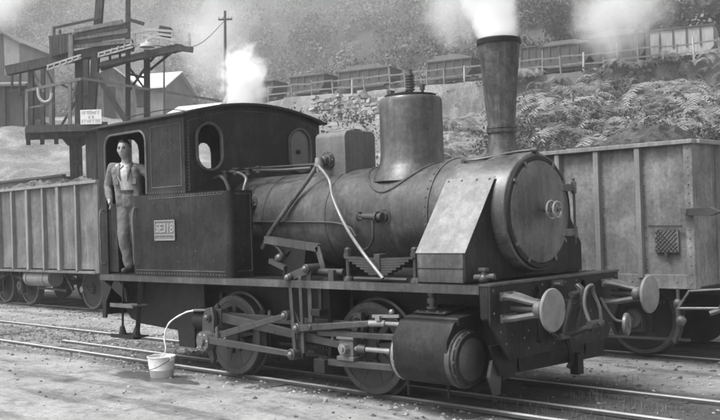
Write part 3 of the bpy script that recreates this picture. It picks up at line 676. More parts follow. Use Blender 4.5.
for (x, z, y) in ((PX, PZ, -1.165), (-2.67, .785, -1.162), (-2.56, .385, -1.182), (-2.50, .66, -1.152), (-2.62, 1.19, -1.142), (-2.36, 1.285, -1.122)):
    lp(MB().lathe((x, y, z), (0, -1, 0), [(-.01, .034), (.012, .034), (.016, .028), (.03, .016), (.032, 0)], 8, cap=False), 'pin_nut', BUFFER)
for x, z, y in ((-3.85, .545, -1.152), (-3.80, .495, -1.19), (-2.05, .56, -1.04), (-3.2, .74, -.905)):
    lp(MB().lathe((x, y, z), (0, 0, 1), [(0, .022), (.045, .022), (.045, .014), (.06, .014)], 10), 'oil_cup', BUFFER)
lk = []
for i in range(9):
    t = i/8; z = .84-.50*t; lk.append((-2.63+.10*t+.05*math.sin(t*math.pi), z))
li = [(x-.035, z) for x, z in lk]+[(x+.045, z) for x, z in lk[::-1]]
lp(MB().prism(li, 'Y', -1.08, -1.04), 'expansion_link', ROD, bevel=.006)
lp(MB().bar((-2.62, -1.10, 1.19), (-2.55, -1.12, .38), .022, .05, up=(1, 0, 0)).bar((-2.46, -1.10, 1.20), (-2.44, -1.10, .40), .022, .045, up=(1, 0, 0)).cone((-2.62, -1.14, 1.19), (-2.62, -1.04, 1.19), .04, .04, 12), 'link_hanger', RODM, bevel=.004)
lp(MB().bar((-2.36, -1.06, 1.28), (-2.35, -1.06, .72), .03, .06, up=(1, 0, 0)), 'lifting_link', ROD, bevel=.004)
vr = lp(MB().bar((-2.54, -1.12, .655), (-1.50, -1.07, .755), .05, .075, h2=.06).cone((-2.50, -1.15, .66), (-2.50, -1.06, .66), .055, .055, 14).cone((-2.30, -1.15, .68), (-2.30, -1.06, .68), .03, .03, 12), 'valve_rod', RODM, bevel=.008)
lp(MB().cone((-1.52, -1.06, .755), (-1.30, -1.05, .765), .035, .035, 12).cone((-1.30, -1.05, .765), (-1.0, -1.05, .765), .022, .022, 10).box(-1.40, -1.34, -1.10, -1.0, .79, .84), 'valve_spindle', STEEL, vr)
lp(MB().bar((-1.46, -1.06, .83), (-1.12, -1.05, .845), .03, .03).ball((-1.22, -1.05, .88), .03), 'spindle_guide', STEEL, vr)
# motion bracket and slide bars
mbk = lp(MB().box(-2.23, -2.17, -1.10, -.63, .27, .37).box(-2.22, -2.18, -.95, -.63, .37, 1.09).bar((-2.2, -1.06, 1.09), (-2.2, -1.06, .86), .03, .05).box(-2.26, -2.10, -1.13, -1.03, .22, .36).box(-2.30, -2.16, -1.12, -1.0, .80, .87), 'motion_bracket', DARK, bevel=.006)
for z, h, m in ((.63, .055, ROD), (.335, .06, ROD)):
    lp(MB().bar((-2.24, -1.04, z-.01), (-1.08, -1.04, z+.012), .085, h), 'slide_bar', m, bevel=.005)
xh = lp(MB().box(-1.93, -1.73, -1.08, -.98, .40, .575).box(-1.95, -1.71, -1.10, -.97, .365, .41).box(-1.95, -1.71, -1.10, -.97, .575, .605), 'crosshead', BUFFER, bevel=.008)
lp(MB().cone((-1.83, -1.07, .49), (-1.83, -1.14, .49), .055, .055, 8).cone((-1.83, -1.13, .49), (-1.83, -1.16, .49), .03, .03, 8), 'crosshead_pin', STEEL, xh)
lp(MB().cone((-1.75, -1.04, .49), (-1.05, -1.04, .50), .028, .028, 14), 'piston_rod', STEEL)
lp(MB().cone((-1.68, -1.04, .49), (-1.58, -1.04, .491), .05, .042, 12), 'rod_collar', ROD, xh)
lp(MB().bar((-3.2, -.86, .36), (-2.35, -.86, .34), .02, .03), 'brake_rod', DARK)
lp(MB().box(-3.3, -2.3, -.70, -.62, .38, .42), 'frame_stay', DARK)
rivets(lin((-3.2, -.705, .40), (-2.4, -.705, .40), 18), (0, -1, 0), .012, ROD, parent=loco)

# cylinder and valve chest
CZ, CY = .50, -1.06
cyl = lp(MB().cone((-1.05, CY, CZ), (-.26, CY, CZ), .235, .235, 48), 'cylinder', DARK)
wrap = arc(CY, CZ, .250, 180, 350, 24)+[(-.70, .62), (-.70, .86), (-1.10, .845)]+arc(-1.16, .775, .065, 75, 165, 6)+[(CY-.25, .68)]
lp(MB().prism(wrap, 'X', -.985, -.345), 'cylinder_cladding', PAINT, cyl, smooth=50)
lp(MB().lathe((-.352, CY, CZ), (1, 0, 0), [(-.02, .262), (.030, .262), (.034, .245), (.060, .245), (.064, .205), (.085, .202), (.10, .18), (.104, 0)], 48, cap=False), 'cylinder_cover', mat('cylinder_cover_iron', .04, .42, .4, 3, bump=.1, fine=.3, patch=.6), cyl)
rivets([(-.290, CY+.225*math.cos(R(q)), CZ+.225*math.sin(R(q))) for q in range(0, 360, 30)], (1, 0, 0), .020, BUFFER, 'bolt_row', cyl)
lp(MB().lathe((-.98, CY, CZ), (-1, 0, 0), [(0, .25), (.04, .25), (.05, .22), (.08, .20), (.09, .10), (.17, .085), (.18, .05)], 40), 'rear_cover', STEEL, cyl)
lp(MB().prism([(-1.16, .80), (-1.16, .872), (-.62, .925), (-.62, .80)], 'X', -.95, -.33), 'valve_chest', PAINT, cyl, bevel=.015)
vc = lp(MB().prism([(-1.10, .885), (-1.10, .905), (-.72, .942), (-.72, .915)], 'X', -.90, -.52), 'chest_cover', PAINT, cyl, bevel=.008)
rivets([(x, -1.07, .907) for x in (-.87, -.75, -.63, -.55)]+[(x, -.76, .937) for x in (-.87, -.75, -.63, -.55)]+lin((-.952, -1.13, .86), (-.40, -1.13, .868), 6), (0, -.1, 1), .018, ROD, 'bolt_row', cyl)
lp(MB().lathe((-.82, -.92, .92), (0, 0, 1), [(0, .055), (.02, .055), (.02, .028), (.05, .028), (.05, .046), (.10, .046), (.10, .03), (.12, .03), (.12, .04), (.15, .04), (.155, .015), (.19, .015), (.20, 0)], 16, cap=False), 'lubricator', BUFFER, cyl)
lp(MB().cone((-.98, CY-.05, .27), (-.98, CY-.05, .12), .014, .014, 8).cone((-.5, CY-.05, .26), (-.5, CY-.05, .14), .014, .014, 8), 'drain_cock', DARK, cyl)
fb = lp(MB().box(-.33, -.115, -.80, -.62, .30, ZR-.08), 'cylinder_bracket', DARK)
lp(MB().prism([(-.90, .17), (-.98, .34), (-.93, .48), (-.80, .48), (-.80, .34), (-.83, .17)], 'X', -.17, -.135), 'guard_iron', ROD, fb)
rivets(lin((-.112, -.76, .40), (-.112, -.76, .80), 6), (1, 0, 0), .012, ROD, parent=fb)
# far cylinder
lp(MB().cone((-1.0, 1.06, CZ), (-.315, 1.06, CZ), .25, .25, 32), 'cylinder', DARK)

# cab
CX0, CX1 = -6.40, -4.43
def arcroof(z0, rise, w, n=24):
    return [(-w+2*w*i/n, z0+rise*(1-(2*i/n-1)**2)) for i in range(n+1)]
door_open = [(-6.22, 1.17), (-5.585, 1.17), (-5.585, 2.18), (-5.25, 2.18)]+arc(-5.25-.16, 3.0-.16, .16, 0, 90, 6)+arc(-6.22+.16, 3.0-.16, .16, 90, 180, 6)
for y0, y1 in ((-WB, -WB+.02), (WB-.02, WB)):
    s = -1 if y0 < 0 else 1
    cs = lp(MB().prism([(CX0, ZR+.004), (CX1, ZR+.004), (CX1, 3.12), (CX0, 3.12)], 'Y', y0, y1, [door_open]), 'cab_side', PAINT)
    yo = s*(WB+.004)
    b = [(-5.25, 2.19)]+arc(-5.25-.16, 3.0-.16, .16, 0, 90, 6)+arc(-6.22+.16, 3.0-.16, .16, 90, 180, 6)+[(-6.22, 2.2)]
    lp(MB().tube([(p[0], yo, p[1]) for p in b], .016, 8), 'window_beading', BUFFER, cs)
    bd = MB()
    for a, c in (((-5.14, 2.26), (-4.50, 2.26)), ((-4.50, 2.26), (-4.50, 3.02)), ((-4.50, 3.02), (-5.14, 3.02)), ((-5.14, 3.02), (-5.14, 2.26))):
        bd.cone((a[0], yo-s*.003, a[1]), (c[0], yo-s*.003, c[1]), .007, .007, 6)
    lp(bd, 'panel_beading', BOILER, cs)
    rivets(lin((-5.22, yo-s*.004, 2.20), (-4.46, yo-s*.004, 2.185), 16), (0, s, 0), .010, BUFFER, parent=cs)
    # tank and lower side panel
    tp = [(-5.58, s*.78), (-5.58, s*(WB+.006))]+[(x, s*y) for x, y in arc(-3.67, WB+.006-.07, .07, 90, 0, 8)]+[(-3.60, s*.78)]
    tk = lp(MB().prism(tp[::-s], 'Z', ZR+.004, 2.165), 'side_tank', PAINT)
    an = MB()
    for a, c in (((-5.55, 1.235), (-3.70, 1.235)), ((-3.70, 2.125), (-5.2, 2.125)), ((-5.55, 1.225), (-5.55, 2.1))):
        an.cone((a[0], s*(WB+.006), a[1]), (c[0], s*(WB+.006), c[1]), .006, .006, 6)
    lp(an, 'panel_beading', BOILER, tk)
    rivets(lin((-5.52, s*(WB+.005), 1.195), (-3.70, s*(WB+.005), 1.195), 34)+lin((-5.2, s*(WB+.005), 2.145), (-3.7, s*(WB+.005), 2.145), 28), (0, s, 0), .010, BUFFER, parent=tk)
    if s < 0:
        lp(MB().cone((-3.60, -1.03, 1.235), (-3.60, -.81, 1.235), .006, .006, 6).cone((-3.60, -.81, 1.235), (-3.60, -.81, 2.125), .006, .006, 6).cone((-3.60, -.81, 2.125), (-3.60, -1.03, 2.125), .006, .006, 6), 'front_beading', BOILER, tk)
    # handrails at the doorway
    for x in (-6.30, -5.50):
        lp(MB().tube(bez([(x, s*(WB+.0), 1.30), (x, s*(WB+.055), 1.33), (x, s*(WB+.06), 1.6), (x, s*(WB+.055), 1.98), (x, s*(WB+.0), 2.02)], 16), .013, 8), 'handrail', BUFFER, cs)
# half door, slid open inside the doorway
lp(MB().box(-6.20, -6.02, -WB+.03, -WB+.05, 1.20, 2.1).box(-6.21, -6.18, -WB+.025, -WB+.055, 1.2, 2.15), 'half_door', PAINT)
# cab front with two oval windows
ov = [[(y+.19*math.cos(R(a)), 2.735+(.10 if math.sin(R(a)) > 0 else -.10)+.19*math.sin(R(a))) for a in range(0, 360, 12)] for y in (-.75, .75)]
fpoly = [(-WB+.021, ZR+.05)]+[(y, z) for y, z in arcroof(3.115, .175, WB-.021)]+[(WB-.021, ZR+.05)]
cf = lp(MB().prism(fpoly, 'X', CX1-.02, CX1, ov), 'cab_front', PAINT)
for k, o in enumerate(ov):
    wf = lp(MB().tube([(CX1+.004, a, b) for a, b in o], .022, 8, True), 'window_frame', BOILER, cf)
    if k == 1: lp(MB().prism([((a-.75)*.98+.75, (b-2.735)*.98+2.735) for a, b in o], 'X', CX1-.016, CX1-.006), 'window_pane', mat('dusty_glass_plate', .10, .4, .2, 6, fine=.1), cf)
    else: lp(MB().prism([((a+.75)*.98-.75, (b-2.735)*.98+2.735) for a, b in o if a > -.66], 'X', CX1-.3, CX1-.29), 'sliding_shutter', PAINT, cf) if False else None
lp(MB().lathe((CX1, .72, 2.72), (1, 0, 0), [(0, .03), (.02, .03), (.03, 0)], 10, cap=False), 'window_knob', DARK, cf)
sm = MB()
for a, c in zip(arcroof(3.04, .175, 1.06)[:-1], arcroof(3.04, .175, 1.06)[1:]): sm.cone((CX1+.002, a[0], a[1]), (CX1+.002, c[0], c[1]), .006, .006, 6)
sm.cone((CX1+.002, -1.06, 3.04), (CX1+.002, -1.06, 2.2), .006, .006, 6).cone((CX1+.002, 1.06, 3.04), (CX1+.002, 1.06, 2.2), .006, .006, 6)
lp(sm, 'panel_beading', BOILER, cf)
rivets([(CX1+.001, y, z-.04) for y, z in arcroof(3.115, .175, WB-.05, 40)]+[(CX1+.001, -WB+.045, 2.2+.04*k) for k in range(22)], (1, 0, 0), .009, BOILER, parent=cf)
lp(MB().prism([(-.95, 2.19), (-.95, 2.2), (.95, 2.2), (.95, 2.19)], 'X', CX1, CX1+.006), 'front_seam', BOILER, cf)
# cab rear with two round-topped windows
rw = [[(y+(.13 if abs(q[0]) > 0 else 0)*q[0], q[1]) for q in [(-1, 2.60), (1, 2.60), (1, 2.85), (.86, 2.93), (.5, 2.985), (0, 3.0), (-.5, 2.985), (-.86, 2.93), (-1, 2.85)]] for y in (-.62, .62)]
rpoly = [(-WB+.021, ZR+.02)]+[(y, z) for y, z in arcroof(3.115, .175, WB-.021)]+[(WB-.021, ZR+.02)]
lp(MB().prism(rpoly, 'X', CX0, CX0+.02, rw), 'cab_rear', PAINT)
lp(MB().box(CX0, CX1-.02, -1.09, 1.09, ZR+.002, ZR+.02), 'cab_floor', DARK)
lp(MB().box(CX1-.55, CX1-.03, -.5, .5, 1.3, 2.5).cone((CX1-.56, 0, 1.9), (CX1-.60, 0, 1.9), .22, .22, 20), 'boiler_backhead', DARK)
top = arcroof(3.125, .185, WB+.05); bot = arcroof(3.10, .180, WB+.045)
roof = lp(MB().prism(top+bot[::-1], 'X', CX0-.06, CX1+.09), 'cab_roof', PAINT)
for s in (-1, 1): lp(MB().cone((CX0-.06, s*(WB+.05), 3.115), (CX1+.09, s*(WB+.05), 3.115), .016, .016, 8), 'rain_gutter', DARK, roof)
lp(MB().tube(bez([(CX1+.02, -1.02, 3.15), (CX1-.4, -1.0, 3.22), (CX1-.9, -.9, 3.26), (-6.3, -.75, 3.28)], 12), .006, 6), 'roof_wire', DARK, roof)
# number plate with raised characters
npl = lp(MB().box(-5.075, -4.655, -WB-.016, -WB-.007, 1.615, 1.845), 'number_plate', PLATEBG)
fr_ = MB()
for a, b, c, d in ((-5.08, -4.65, 1.84, 1.855), (-5.08, -4.65, 1.605, 1.62), (-5.08, -4.65, 1.665, 1.677)): fr_.box(a, b, -WB-.024, -WB-.0165, c, d)
for a, b in ((-5.08, -5.065), (-4.665, -4.65)): fr_.box(a, b, -WB-.0242, -WB-.0163, 1.6204, 1.8396)
lp(fr_, 'plate_border', BRASS, npl)
def text_mesh(txt, size, ext, m, name):
    c = bpy.data.curves.new('tmp_text', 'FONT'); c.body = txt; c.size = size; c.extrude = ext; c.align_x = 'CENTER'; c.offset = size*.02
    o = bpy.data.objects.new('tmp_text', c); COL.objects.link(o)
    dg = bpy.context.evaluated_depsgraph_get(); me = bpy.data.meshes.new_from_object(o.evaluated_get(dg))
    bpy.data.objects.remove(o); bpy.data.curves.remove(c)
    me.materials.clear(); me.materials.append(m); me.name = name; return me
tm = text_mesh('SE318', .155, .004, BRASS, 'lettering')
piece('lettering', tm, npl, (-4.865, -WB-.019, 1.705), (R(90), 0, 0))
# steps below the doorway
st = lp(MB().bar((-5.93, -1.08, ZR-.04), (-5.87, -1.15, .36), .012, .06).bar((-5.50, -1.08, ZR-.04), (-5.53, -1.15, .36), .012, .06), 'cab_steps', DARK)
for z, w in ((.77, .0), (.375, .02)):
    lp(MB().box(-6.00, -5.46, -1.24, -1.02, z, z+.02).box(-6.00, -5.46, -1.245, -1.235, z-.015, z+.035), 'tread', DARK if w else BUFFER, st)
lp(MB().cone((-5.53, -1.15, .50), (-5.55, -1.15, .36), .03, .07, 8).cone((-5.87, -1.15, .50), (-5.86, -1.15, .36), .03, .06, 8), 'step_foot', DARK, st)
# overflow pipe that runs into the bucket
lp(MB().tube(bez([(-3.95, -.95, .74), (-4.20, -1.03, .765), (-4.36, -1.10, .765)], 12), .017, 8), 'overflow_pipe', BUFFER)
# ------------------------------------------------------------------ wagons on the second track
TY = 3.9
def wagon_wheel(w, x, y, s):
    k = MB().lathe((x, y, .46), (0, s, 0), [(-.09, .0), (-.09, .40), (-.09, .49), (-.065, .49), (-.06, .465), (.045, .455), (.05, .40), (.02, .38), (.0, .20), (.03, .13), (.08, .11), (.08, 0)], 40, cap=False).build('wheel', UNDER, w)
    MB().lathe((x, y, .46), (0, s, 0), [(-.06, .466), (.045, .4565), (.052, .45), (.052, .405), (.045, .402)], 40, cap=False).build('tyre', BUFFER, k)
def axlebox(w, x, y, s):
    a = MB().prism([(x-.14, .30), (x-.12, .52), (x-.06, .60), (x+.06, .60), (x+.12, .52), (x+.14, .30)], 'Y', y, y+s*.16).build('axlebox', UNDER, w, bevel=.012)
    MB().lathe((x, y+s*.15, .47), (0, s, 0), [(0, .115), (.03, .115), (.045, .09), (.05, .05), (.07, .045), (.075, 0)], 24, cap=False).build('axlebox_cover', mat('axlebox_iron', .10, .6, .3, 5, fine=.2), a)
    sp = MB()
    for k in range(6):
        h = .52-.07*k; sp.bar((x-h, y+s*.06, .71-.018*k+.0), (x, y+s*.06, .685-.018*k), .08, .016).bar((x, y+s*.06, .685-.018*k), (x+h, y+s*.06, .71-.018*k), .08, .016)
    sp.build('leaf_spring', UNDER, w)
    MB().bar((x-.20, y+s*.05, .90), (x-.16, y+s*.05, .30), .02, .07, up=(1, 0, 0)).bar((x+.20, y+s*.05, .90), (x+.16, y+s*.05, .30), .02, .07, up=(1, 0, 0)).bar((x-.24, y+s*.05, .27), (x+.24, y+s*.05, .27), .02, .05).build('axle_guard', UNDER, w)

# right-hand wagon: high flat sides with slim ribs
wr = thing('coal_wagon', 'tall dusty steel wagon with a grated hatch, behind the smokebox', 'wagon', (-5.2, TY, 0))
X0, X1, YN, YF, Z0, Z1 = -10.4, .25, 2.45, 5.35, .90, 2.57
ribs = [-.95-.54*k for k in range(18)]
edges = [X1-.10, -.41]+ribs
for k in range(len(edges)-1):
    a, b = edges[k+1], edges[k]
    # each pressed panel: flat top, leaning in slightly towards the bottom
    v = [(a+.002, YN+.03, Z0+.14), (b-.002, YN+.03, Z0+.14), (b-.002, YN+.02, 1.75), (a+.002, YN+.02, 1.75), (a+.002, YN+.02, Z1-.05), (b-.002, YN+.02, Z1-.05)]
    v2 = [(p[0], p[1]+.02, p[2]) for p in v]
    MB().add(v+v2, [(0,1,2,3), (3,2,5,4), (6,9,8,7), (9,10,11,8), (0,6,7,1), (4,5,11,10), (0,3,9,6), (3,4,10,9), (1,7,8,2), (2,8,11,5)]).build('side_panel', WAGONR, wr, smooth=20)
for x in [-.41]+ribs:
    MB().box(x-.032, x+.032, YN-.055, YN+.018, Z0+.10, Z1-.055).build('rib', WAGONEDGE, wr, bevel=.004)
MB().box(X0, X1+.02, YN-.07, YN+.05, Z1-.05, Z1).build('top_rail', WAGONEDGE, wr, bevel=.006)
MB().box(X1-.10, X1, YN-.035, YN+.09, Z0-.02, Z1-.051).build('corner_post', WAGONR, wr, bevel=.006)
MB().box(X0, X1-.01, YN-.03, YN+.04, Z0-.02, Z0+.14).build('side_sill', WAGONR, wr, bevel=.004)
MB().box(X0, X1, YF-.05, YF, Z0, Z1).build('far_side', WAGONR, wr)
MB().box(X1-.06, X1-.02, YN+.091, YF-.051, Z0, Z1-.05).build('end_wall', WAGONR, wr)
MB().box(X0, X0+.04, YN+.051, YF-.051, Z0, Z1-.05).build('end_wall', WAGONR, wr)
MB().box(X1-.08, X1+.06, YN+.051, YF-.06, Z1-.049, Z1+.001).build('end_rail', WAGONEDGE, wr, bevel=.006)
for y in (3.1, 3.7, 4.4): MB().box(X1-.0195, X1+.05, y-.03, y+.03, Z0, Z1-.051).build('end_rib', WAGONEDGE, wr, bevel=.004)
MB().box(X0+.1, X1-.1, YN+.1, YF-.1, Z0-.05, Z0+.05).build('floor', UNDER, wr)
MB().box(X0, X1, 3.35, 3.47, .74, Z0-.051).box(X0, X1, 4.33, 4.45, .74, Z0-.051).build('underframe', UNDER, wr)
h = MB().box(-.24, .05, YN-.018, YN+.018, 1.29, 1.55).build('grated_hatch', mat('hatch_mesh', .17, .6, .3, 40), wr, bevel=.006)
gm = MB()
for k in range(-5, 7):
    for d in (1, -1):
        pts = []
        for t in np.linspace(0, .26, 14):
            x = -.24+k*.05+d*t
            if -.235 <= x <= .045: pts.append((x, YN-.022, 1.29+t))
        if len(pts) > 1: gm.bar(pts[0], pts[-1], .008, .008, up=(0, 1, 0))
o = gm.build('hatch_grating', UNDER, h); o['kind'] = 'stuff'
MB().bar((-.30, YN-.03, 1.60), (.10, YN-.03, 1.59), .02, .025).box(-.11, -.07, YN-.05, YN-.019, 1.24, 1.31).build('hatch_bar', UNDER, h)
MB().prism([(.13, 1.74), (.20, 1.79), (.48, 1.80), (.60, 1.74), (.48, 1.70), (.24, 1.71)], 'Y', YN-.12, YN-.06).build('coupling_lever', UNDER, wr, bevel=.006)
MB().cone((.18, YN-.13, 1.75), (.18, YN-.03, 1.75), .03, .03, 10).build('lever_pin', BUFFER, wr)
for x in (-.76, -3.7, -6.6, -9.4):
    wagon_wheel(wr, x, TY-.78, -1); wagon_wheel(wr, x, TY+.78, 1); axlebox(wr, x, 2.98, -1)
    MB().cone((x, TY-.8, .46), (x, TY+.8, .46), .07, .07, 12).build('axle', UNDER, wr)
# shunter's step and grab irons at the wagon's end
MB().tube([(.02, 2.42, .66), (.16, 2.42, .86), (.62, 2.42, .90), (.50, 2.42, .68), (.02, 2.42, .66)], .014, 8).build('step_iron', STEEL, wr)
MB().tube([(.40, 2.40, .62), (.50, 2.44, .66), (.80, 2.50, .86)], .03, 8).build('step_bar', BUFFER, wr)
MB().cone((.02, 2.44, .90), (.0, 2.46, .50), .02, .02, 8).ball((.01, 2.45, .72), .05).ball((.04, 2.45, .52), .06).build('brake_hanger', BUFFER, wr)
MB().bar((.05, 2.46, .5), (-.12, 2.6, .25), .03, .07).bar((-1.6, 2.75, .24), (.0, 2.75, .26), .04, .03).build('brake_rod', UNDER, wr)
def heap(name, x0, x1, y0, y1, z, h, label, m=COAL, seed=0, peak=None):
    nx, ny = int((x1-x0)/.07), int((y1-y0)/.07); V = []; F = []
    for j in range(ny+1):
        for i in range(nx+1):
            u, v = i/nx, j/ny; x = x0+(x1-x0)*u; y = y0+(y1-y0)*v
            e = min(1, min(u, 1-u)*(x1-x0)/1.1)*min(1, min(v, 1-v)*(y1-y0)/1.2)
            if peak: e *= math.exp(-((x-peak)/1.7)**2)
            zz = z+h*e*(.75+.6*noise.noise(Vector((x*.7+seed, y*.7, 1))))+.09*noise.noise(Vector((x*4, y*4, 2)))+rng.uniform(-.04, .04)
            V.append((x, y, zz))
    F = [(j*(nx+1)+i, j*(nx+1)+i+1, (j+1)*(nx+1)+i+1, (j+1)*(nx+1)+i) for j in range(ny) for i in range(nx)]
    mb = MB(); mb.v = V; mb.f = F
    # skirt so the heap is a closed body
    n0 = len(mb.v); ring = [i for i in range(nx+1)]+[j*(nx+1)+nx for j in range(1, ny+1)]+[ny*(nx+1)+i for i in range(nx-1, -1, -1)]+[j*(nx+1) for j in range(ny-1, 0, -1)]
    mb.v += [(V[i][0], V[i][1], z-.5) for i in ring]; L = len(ring)
    mb.f += [(ring[i], ring[(i+1) % L], n0+(i+1) % L, n0+i) for i in range(L)]+[tuple(n0+i for i in range(L))]
    return solo(mb, name, m, label, 'coal', ((x0+x1)/2, (y0+y1)/2, z-.5), smooth=0)
rivets([(x+dx, YN-.032, Z0+.06) for x in ribs for dx in (-.18, 0, .18)]+[(x+dx, YN-.032, Z0+.06) for x in (-.41, -.1) for dx in (-.12, .12)]+lin((X1-.05, YN-.037, Z0+.05), (X1-.05, YN-.037, Z1-.1), 16)+[(x+dx, YN+.017, z) for x in ribs+[-.41] for dx in (-.05, .05) for z in np.linspace(Z0+.2, Z1-.12, 12)], (0, -1, 0), .010, WAGONR, parent=wr)
heap('coal_heap', X0+.05, X1-.08, YN+.07, YF-.08, Z1-.16, .75, 'dark coal heaped above the rim of the wagon behind the chimney', seed=3, peak=-1.3)

# left-hand wagon: ribbed hopper
wl = thing('hopper_wagon', 'grey ribbed hopper wagon standing behind the cab, heaped with coal', 'wagon', (-17, TY, 0))
X0, X1, Z0, Z1 = -22.0, -12.50, .90, 2.80
rl = [-13.39, -14.17, -14.85, -15.61, -16.36, -17.09]+[-17.09-.74*k for k in range(1, 7)]
ed = [X1-.16]+rl+[X0]
for k in range(len(ed)-1):
    a, b = ed[k+1]+.003, ed[k]-.003; mid = a+(b-a)*.55
    # pressed bay: the lower half folds inward along a slanting crease
    v = [(a, YN+.02, Z1-.06), (b, YN+.02, Z1-.06), (a, YN+.03, 1.75), (mid, YN+.03, 1.95), (b, YN+.11, 1.85), (a, YN+.02, Z0+.03), (mid, YN+.07, Z0+.03), (b, YN+.16, Z0+.03), (mid+.1, YN+.14, 1.45)]
    MB().add(v, [(0, 2, 3), (0, 3, 1), (1, 3, 4), (2, 5, 6), (2, 6, 3), (3, 6, 8), (3, 8, 4), (6, 7, 8), (8, 7, 4)]).build('side_panel', WAGON, wl, smooth=50)
for k, x in enumerate(rl):
    w = .055 if k % 2 else .035
    MB().prism([(x-w, Z0), (x+w, Z0), (x+w, Z1-.061), (x-w, Z1-.061)], 'Y', YN-.06, YN+.17).build('rib', WAGONEDGE, wl, bevel=.004)
MB().box(X0, X1, YN-.075, YN+.06, Z1-.06, Z1).build('top_rail', WAGONEDGE, wl, bevel=.006)
MB().box(X1-.16, X1, YN-.04, YN+.10, Z0-.04, Z1-.061).build('corner_post', WAGON, wl, bevel=.006)
MB().box(X0, X1-.161, YN-.045, YN+.17, Z0-.05, Z0-.001).build('side_sill', WAGON, wl)
MB().box(X0, X1, 5.30, 5.35, Z0, Z1-.061).build('far_side', WAGON, wl)
for x in (X0, X1-.05): MB().box(x, x+.05, YN+.101, 5.299, Z0, Z1-.05).build('end_wall', WAGON, wl)
MB().box(X0+.2, X1-.2, YN+.2, 5.25, Z0-.04, Z0+.04).box(X0, X1, 3.35, 3.47, .70, Z0-.041).box(X0, X1, 4.33, 4.45, .70, Z0-.041).build('underframe', UNDER, wl)
MB().cone((-16.0, 2.65, .70), (-14.8, 2.65, .70), .19, .19, 24).lathe((-16.0, 2.65, .70), (1, 0, 0), [(.1, .192), (.1, .205), (.14, .205), (.14, .192)], 24, cap=False).lathe((-16.0, 2.65, .70), (1, 0, 0), [(.9, .192), (.9, .205), (.94, .205), (.94, .192)], 24, cap=False).build('air_reservoir', mat('reservoir_paint', .17, .55, .3, 3, streak=.2), wl)
for x in (-13.95, -18.2, -16.9, -20.6):
    wagon_wheel(wl, x, TY-.78, -1); wagon_wheel(wl, x, TY+.78, 1)
    MB().cone((x, TY-1.1, .46), (x, TY+1.1, .46), .07, .07, 12).build('axle', STEEL if x == -13.95 else UNDER, wl)
    if x != -13.95: axlebox(wl, x, 2.98, -1)
MB().bar((-14.7, 2.8, .85), (-14.3, 2.8, .45), .05, .06).bar((-14.6, 2.8, .42), (-15.9, 2.8, .45), .04, .05).build('brake_rigging', UNDER, wl)
heap('coal_heap', X0+.1, X1-.12, YN+.12, 5.25, Z1-.12, .32, 'low coal heap in the ribbed hopper wagon left of the cab', seed=11)

# a third siding: dark low wagons behind
WKX = un(63, 170, 'Y', 6.6).x
wk = thing('flat_sided_wagon', 'dark plain wagon body seen over the coal behind the left wagon', 'wagon', (-24.5, 7.4, 0))
p = MB().box(-30.5, WKX, 6.6, 6.65, 1.6, 3.45).build('side_panel', mat('dark_wagon_side', .045, .7, .3, 1.5, streak=.3), wk)
MB().box(-30.5, WKX, 6.55, 6.70, 3.451, 3.52).build('top_rail', UNDER, wk); MB().box(-30.5, WKX, 6.66, 8.9, 1.0, 1.6).build('underframe', UNDER, wk)
MB().box(WKX-.05, WKX, 6.66, 8.9, 1.6, 3.45).build('end_wall', UNDER, wk)
for x in (-28, -21): MB().lathe((x, 7.0, .46), (0, 1, 0), [(0, 0), (0, .46), (.1, .48), (.1, 0)], 24, cap=False).build('wheel', UNDER, wk)
# ------------------------------------------------------------------ the man in the doorway, the bucket
def capsule(mb, a, b, r0, r1, seg=12, flat=None):
    a, b = Vector(a), Vector(b); d = (b-a); L = d.length; d.normalize()
    prof = [(-r0*math.cos(R(q)), r0*math.sin(R(q))) for q in (8, 30, 60)]+[(0, r0), (L, r1)]+[(L+r1*math.sin(R(q)), r1*math.cos(R(q))) for q in (30, 60, 82)]
    mb.lathe(a, d, prof, seg)
def remesh(o, vox, sm=4):
    q = o.modifiers.new('remesh', 'REMESH'); q.mode = 'VOXEL'; q.voxel_size = vox; q.use_smooth_shade = True
    s = o.modifiers.new('smooth', 'SMOOTH'); s.factor = .5; s.iterations = sm
FT = Vector((.60, -.80, 0)); LT = Vector((.80, .60, 0)); UP = Vector((0, 0, 1))   # facing, his left, up
BASE = Vector((-5.86, -.93, 1.18))
man = thing('person', 'man in an open work jacket over a pale shirt, standing in the cab doorway', 'person', BASE)
def B(l, f, u): return BASE+LT*l+FT*f+UP*u
# joints (left, forward, up) in metres from the cab floor
hip = {s: B(.085*s-.05, -.02, .90) for s in (-1, 1)}
knee = {-1: B(-.115, .09, .48), 1: B(.05, .03, .47)}
ank = {-1: B(-.07, .03, .09), 1: B(.085, -.02, .08)}
sho = {-1: B(-.285, -.02, 1.40), 1: B(.115, -.02, 1.37)}
elb = {-1: B(-.385, -.08, 1.15), 1: B(.285, .0, 1.22)}
wri = {-1: B(-.30, .07, .965), 1: B(.43, .06, 1.05)}
pel = B(-.05, -.01, .96); chest = B(-.085, 0, 1.27); neck = B(-.092, .0, 1.46); hd = B(-.10, .035, 1.625)
body = MB()
capsule(body, neck-UP*.06, neck+UP*.07, .062, .058)
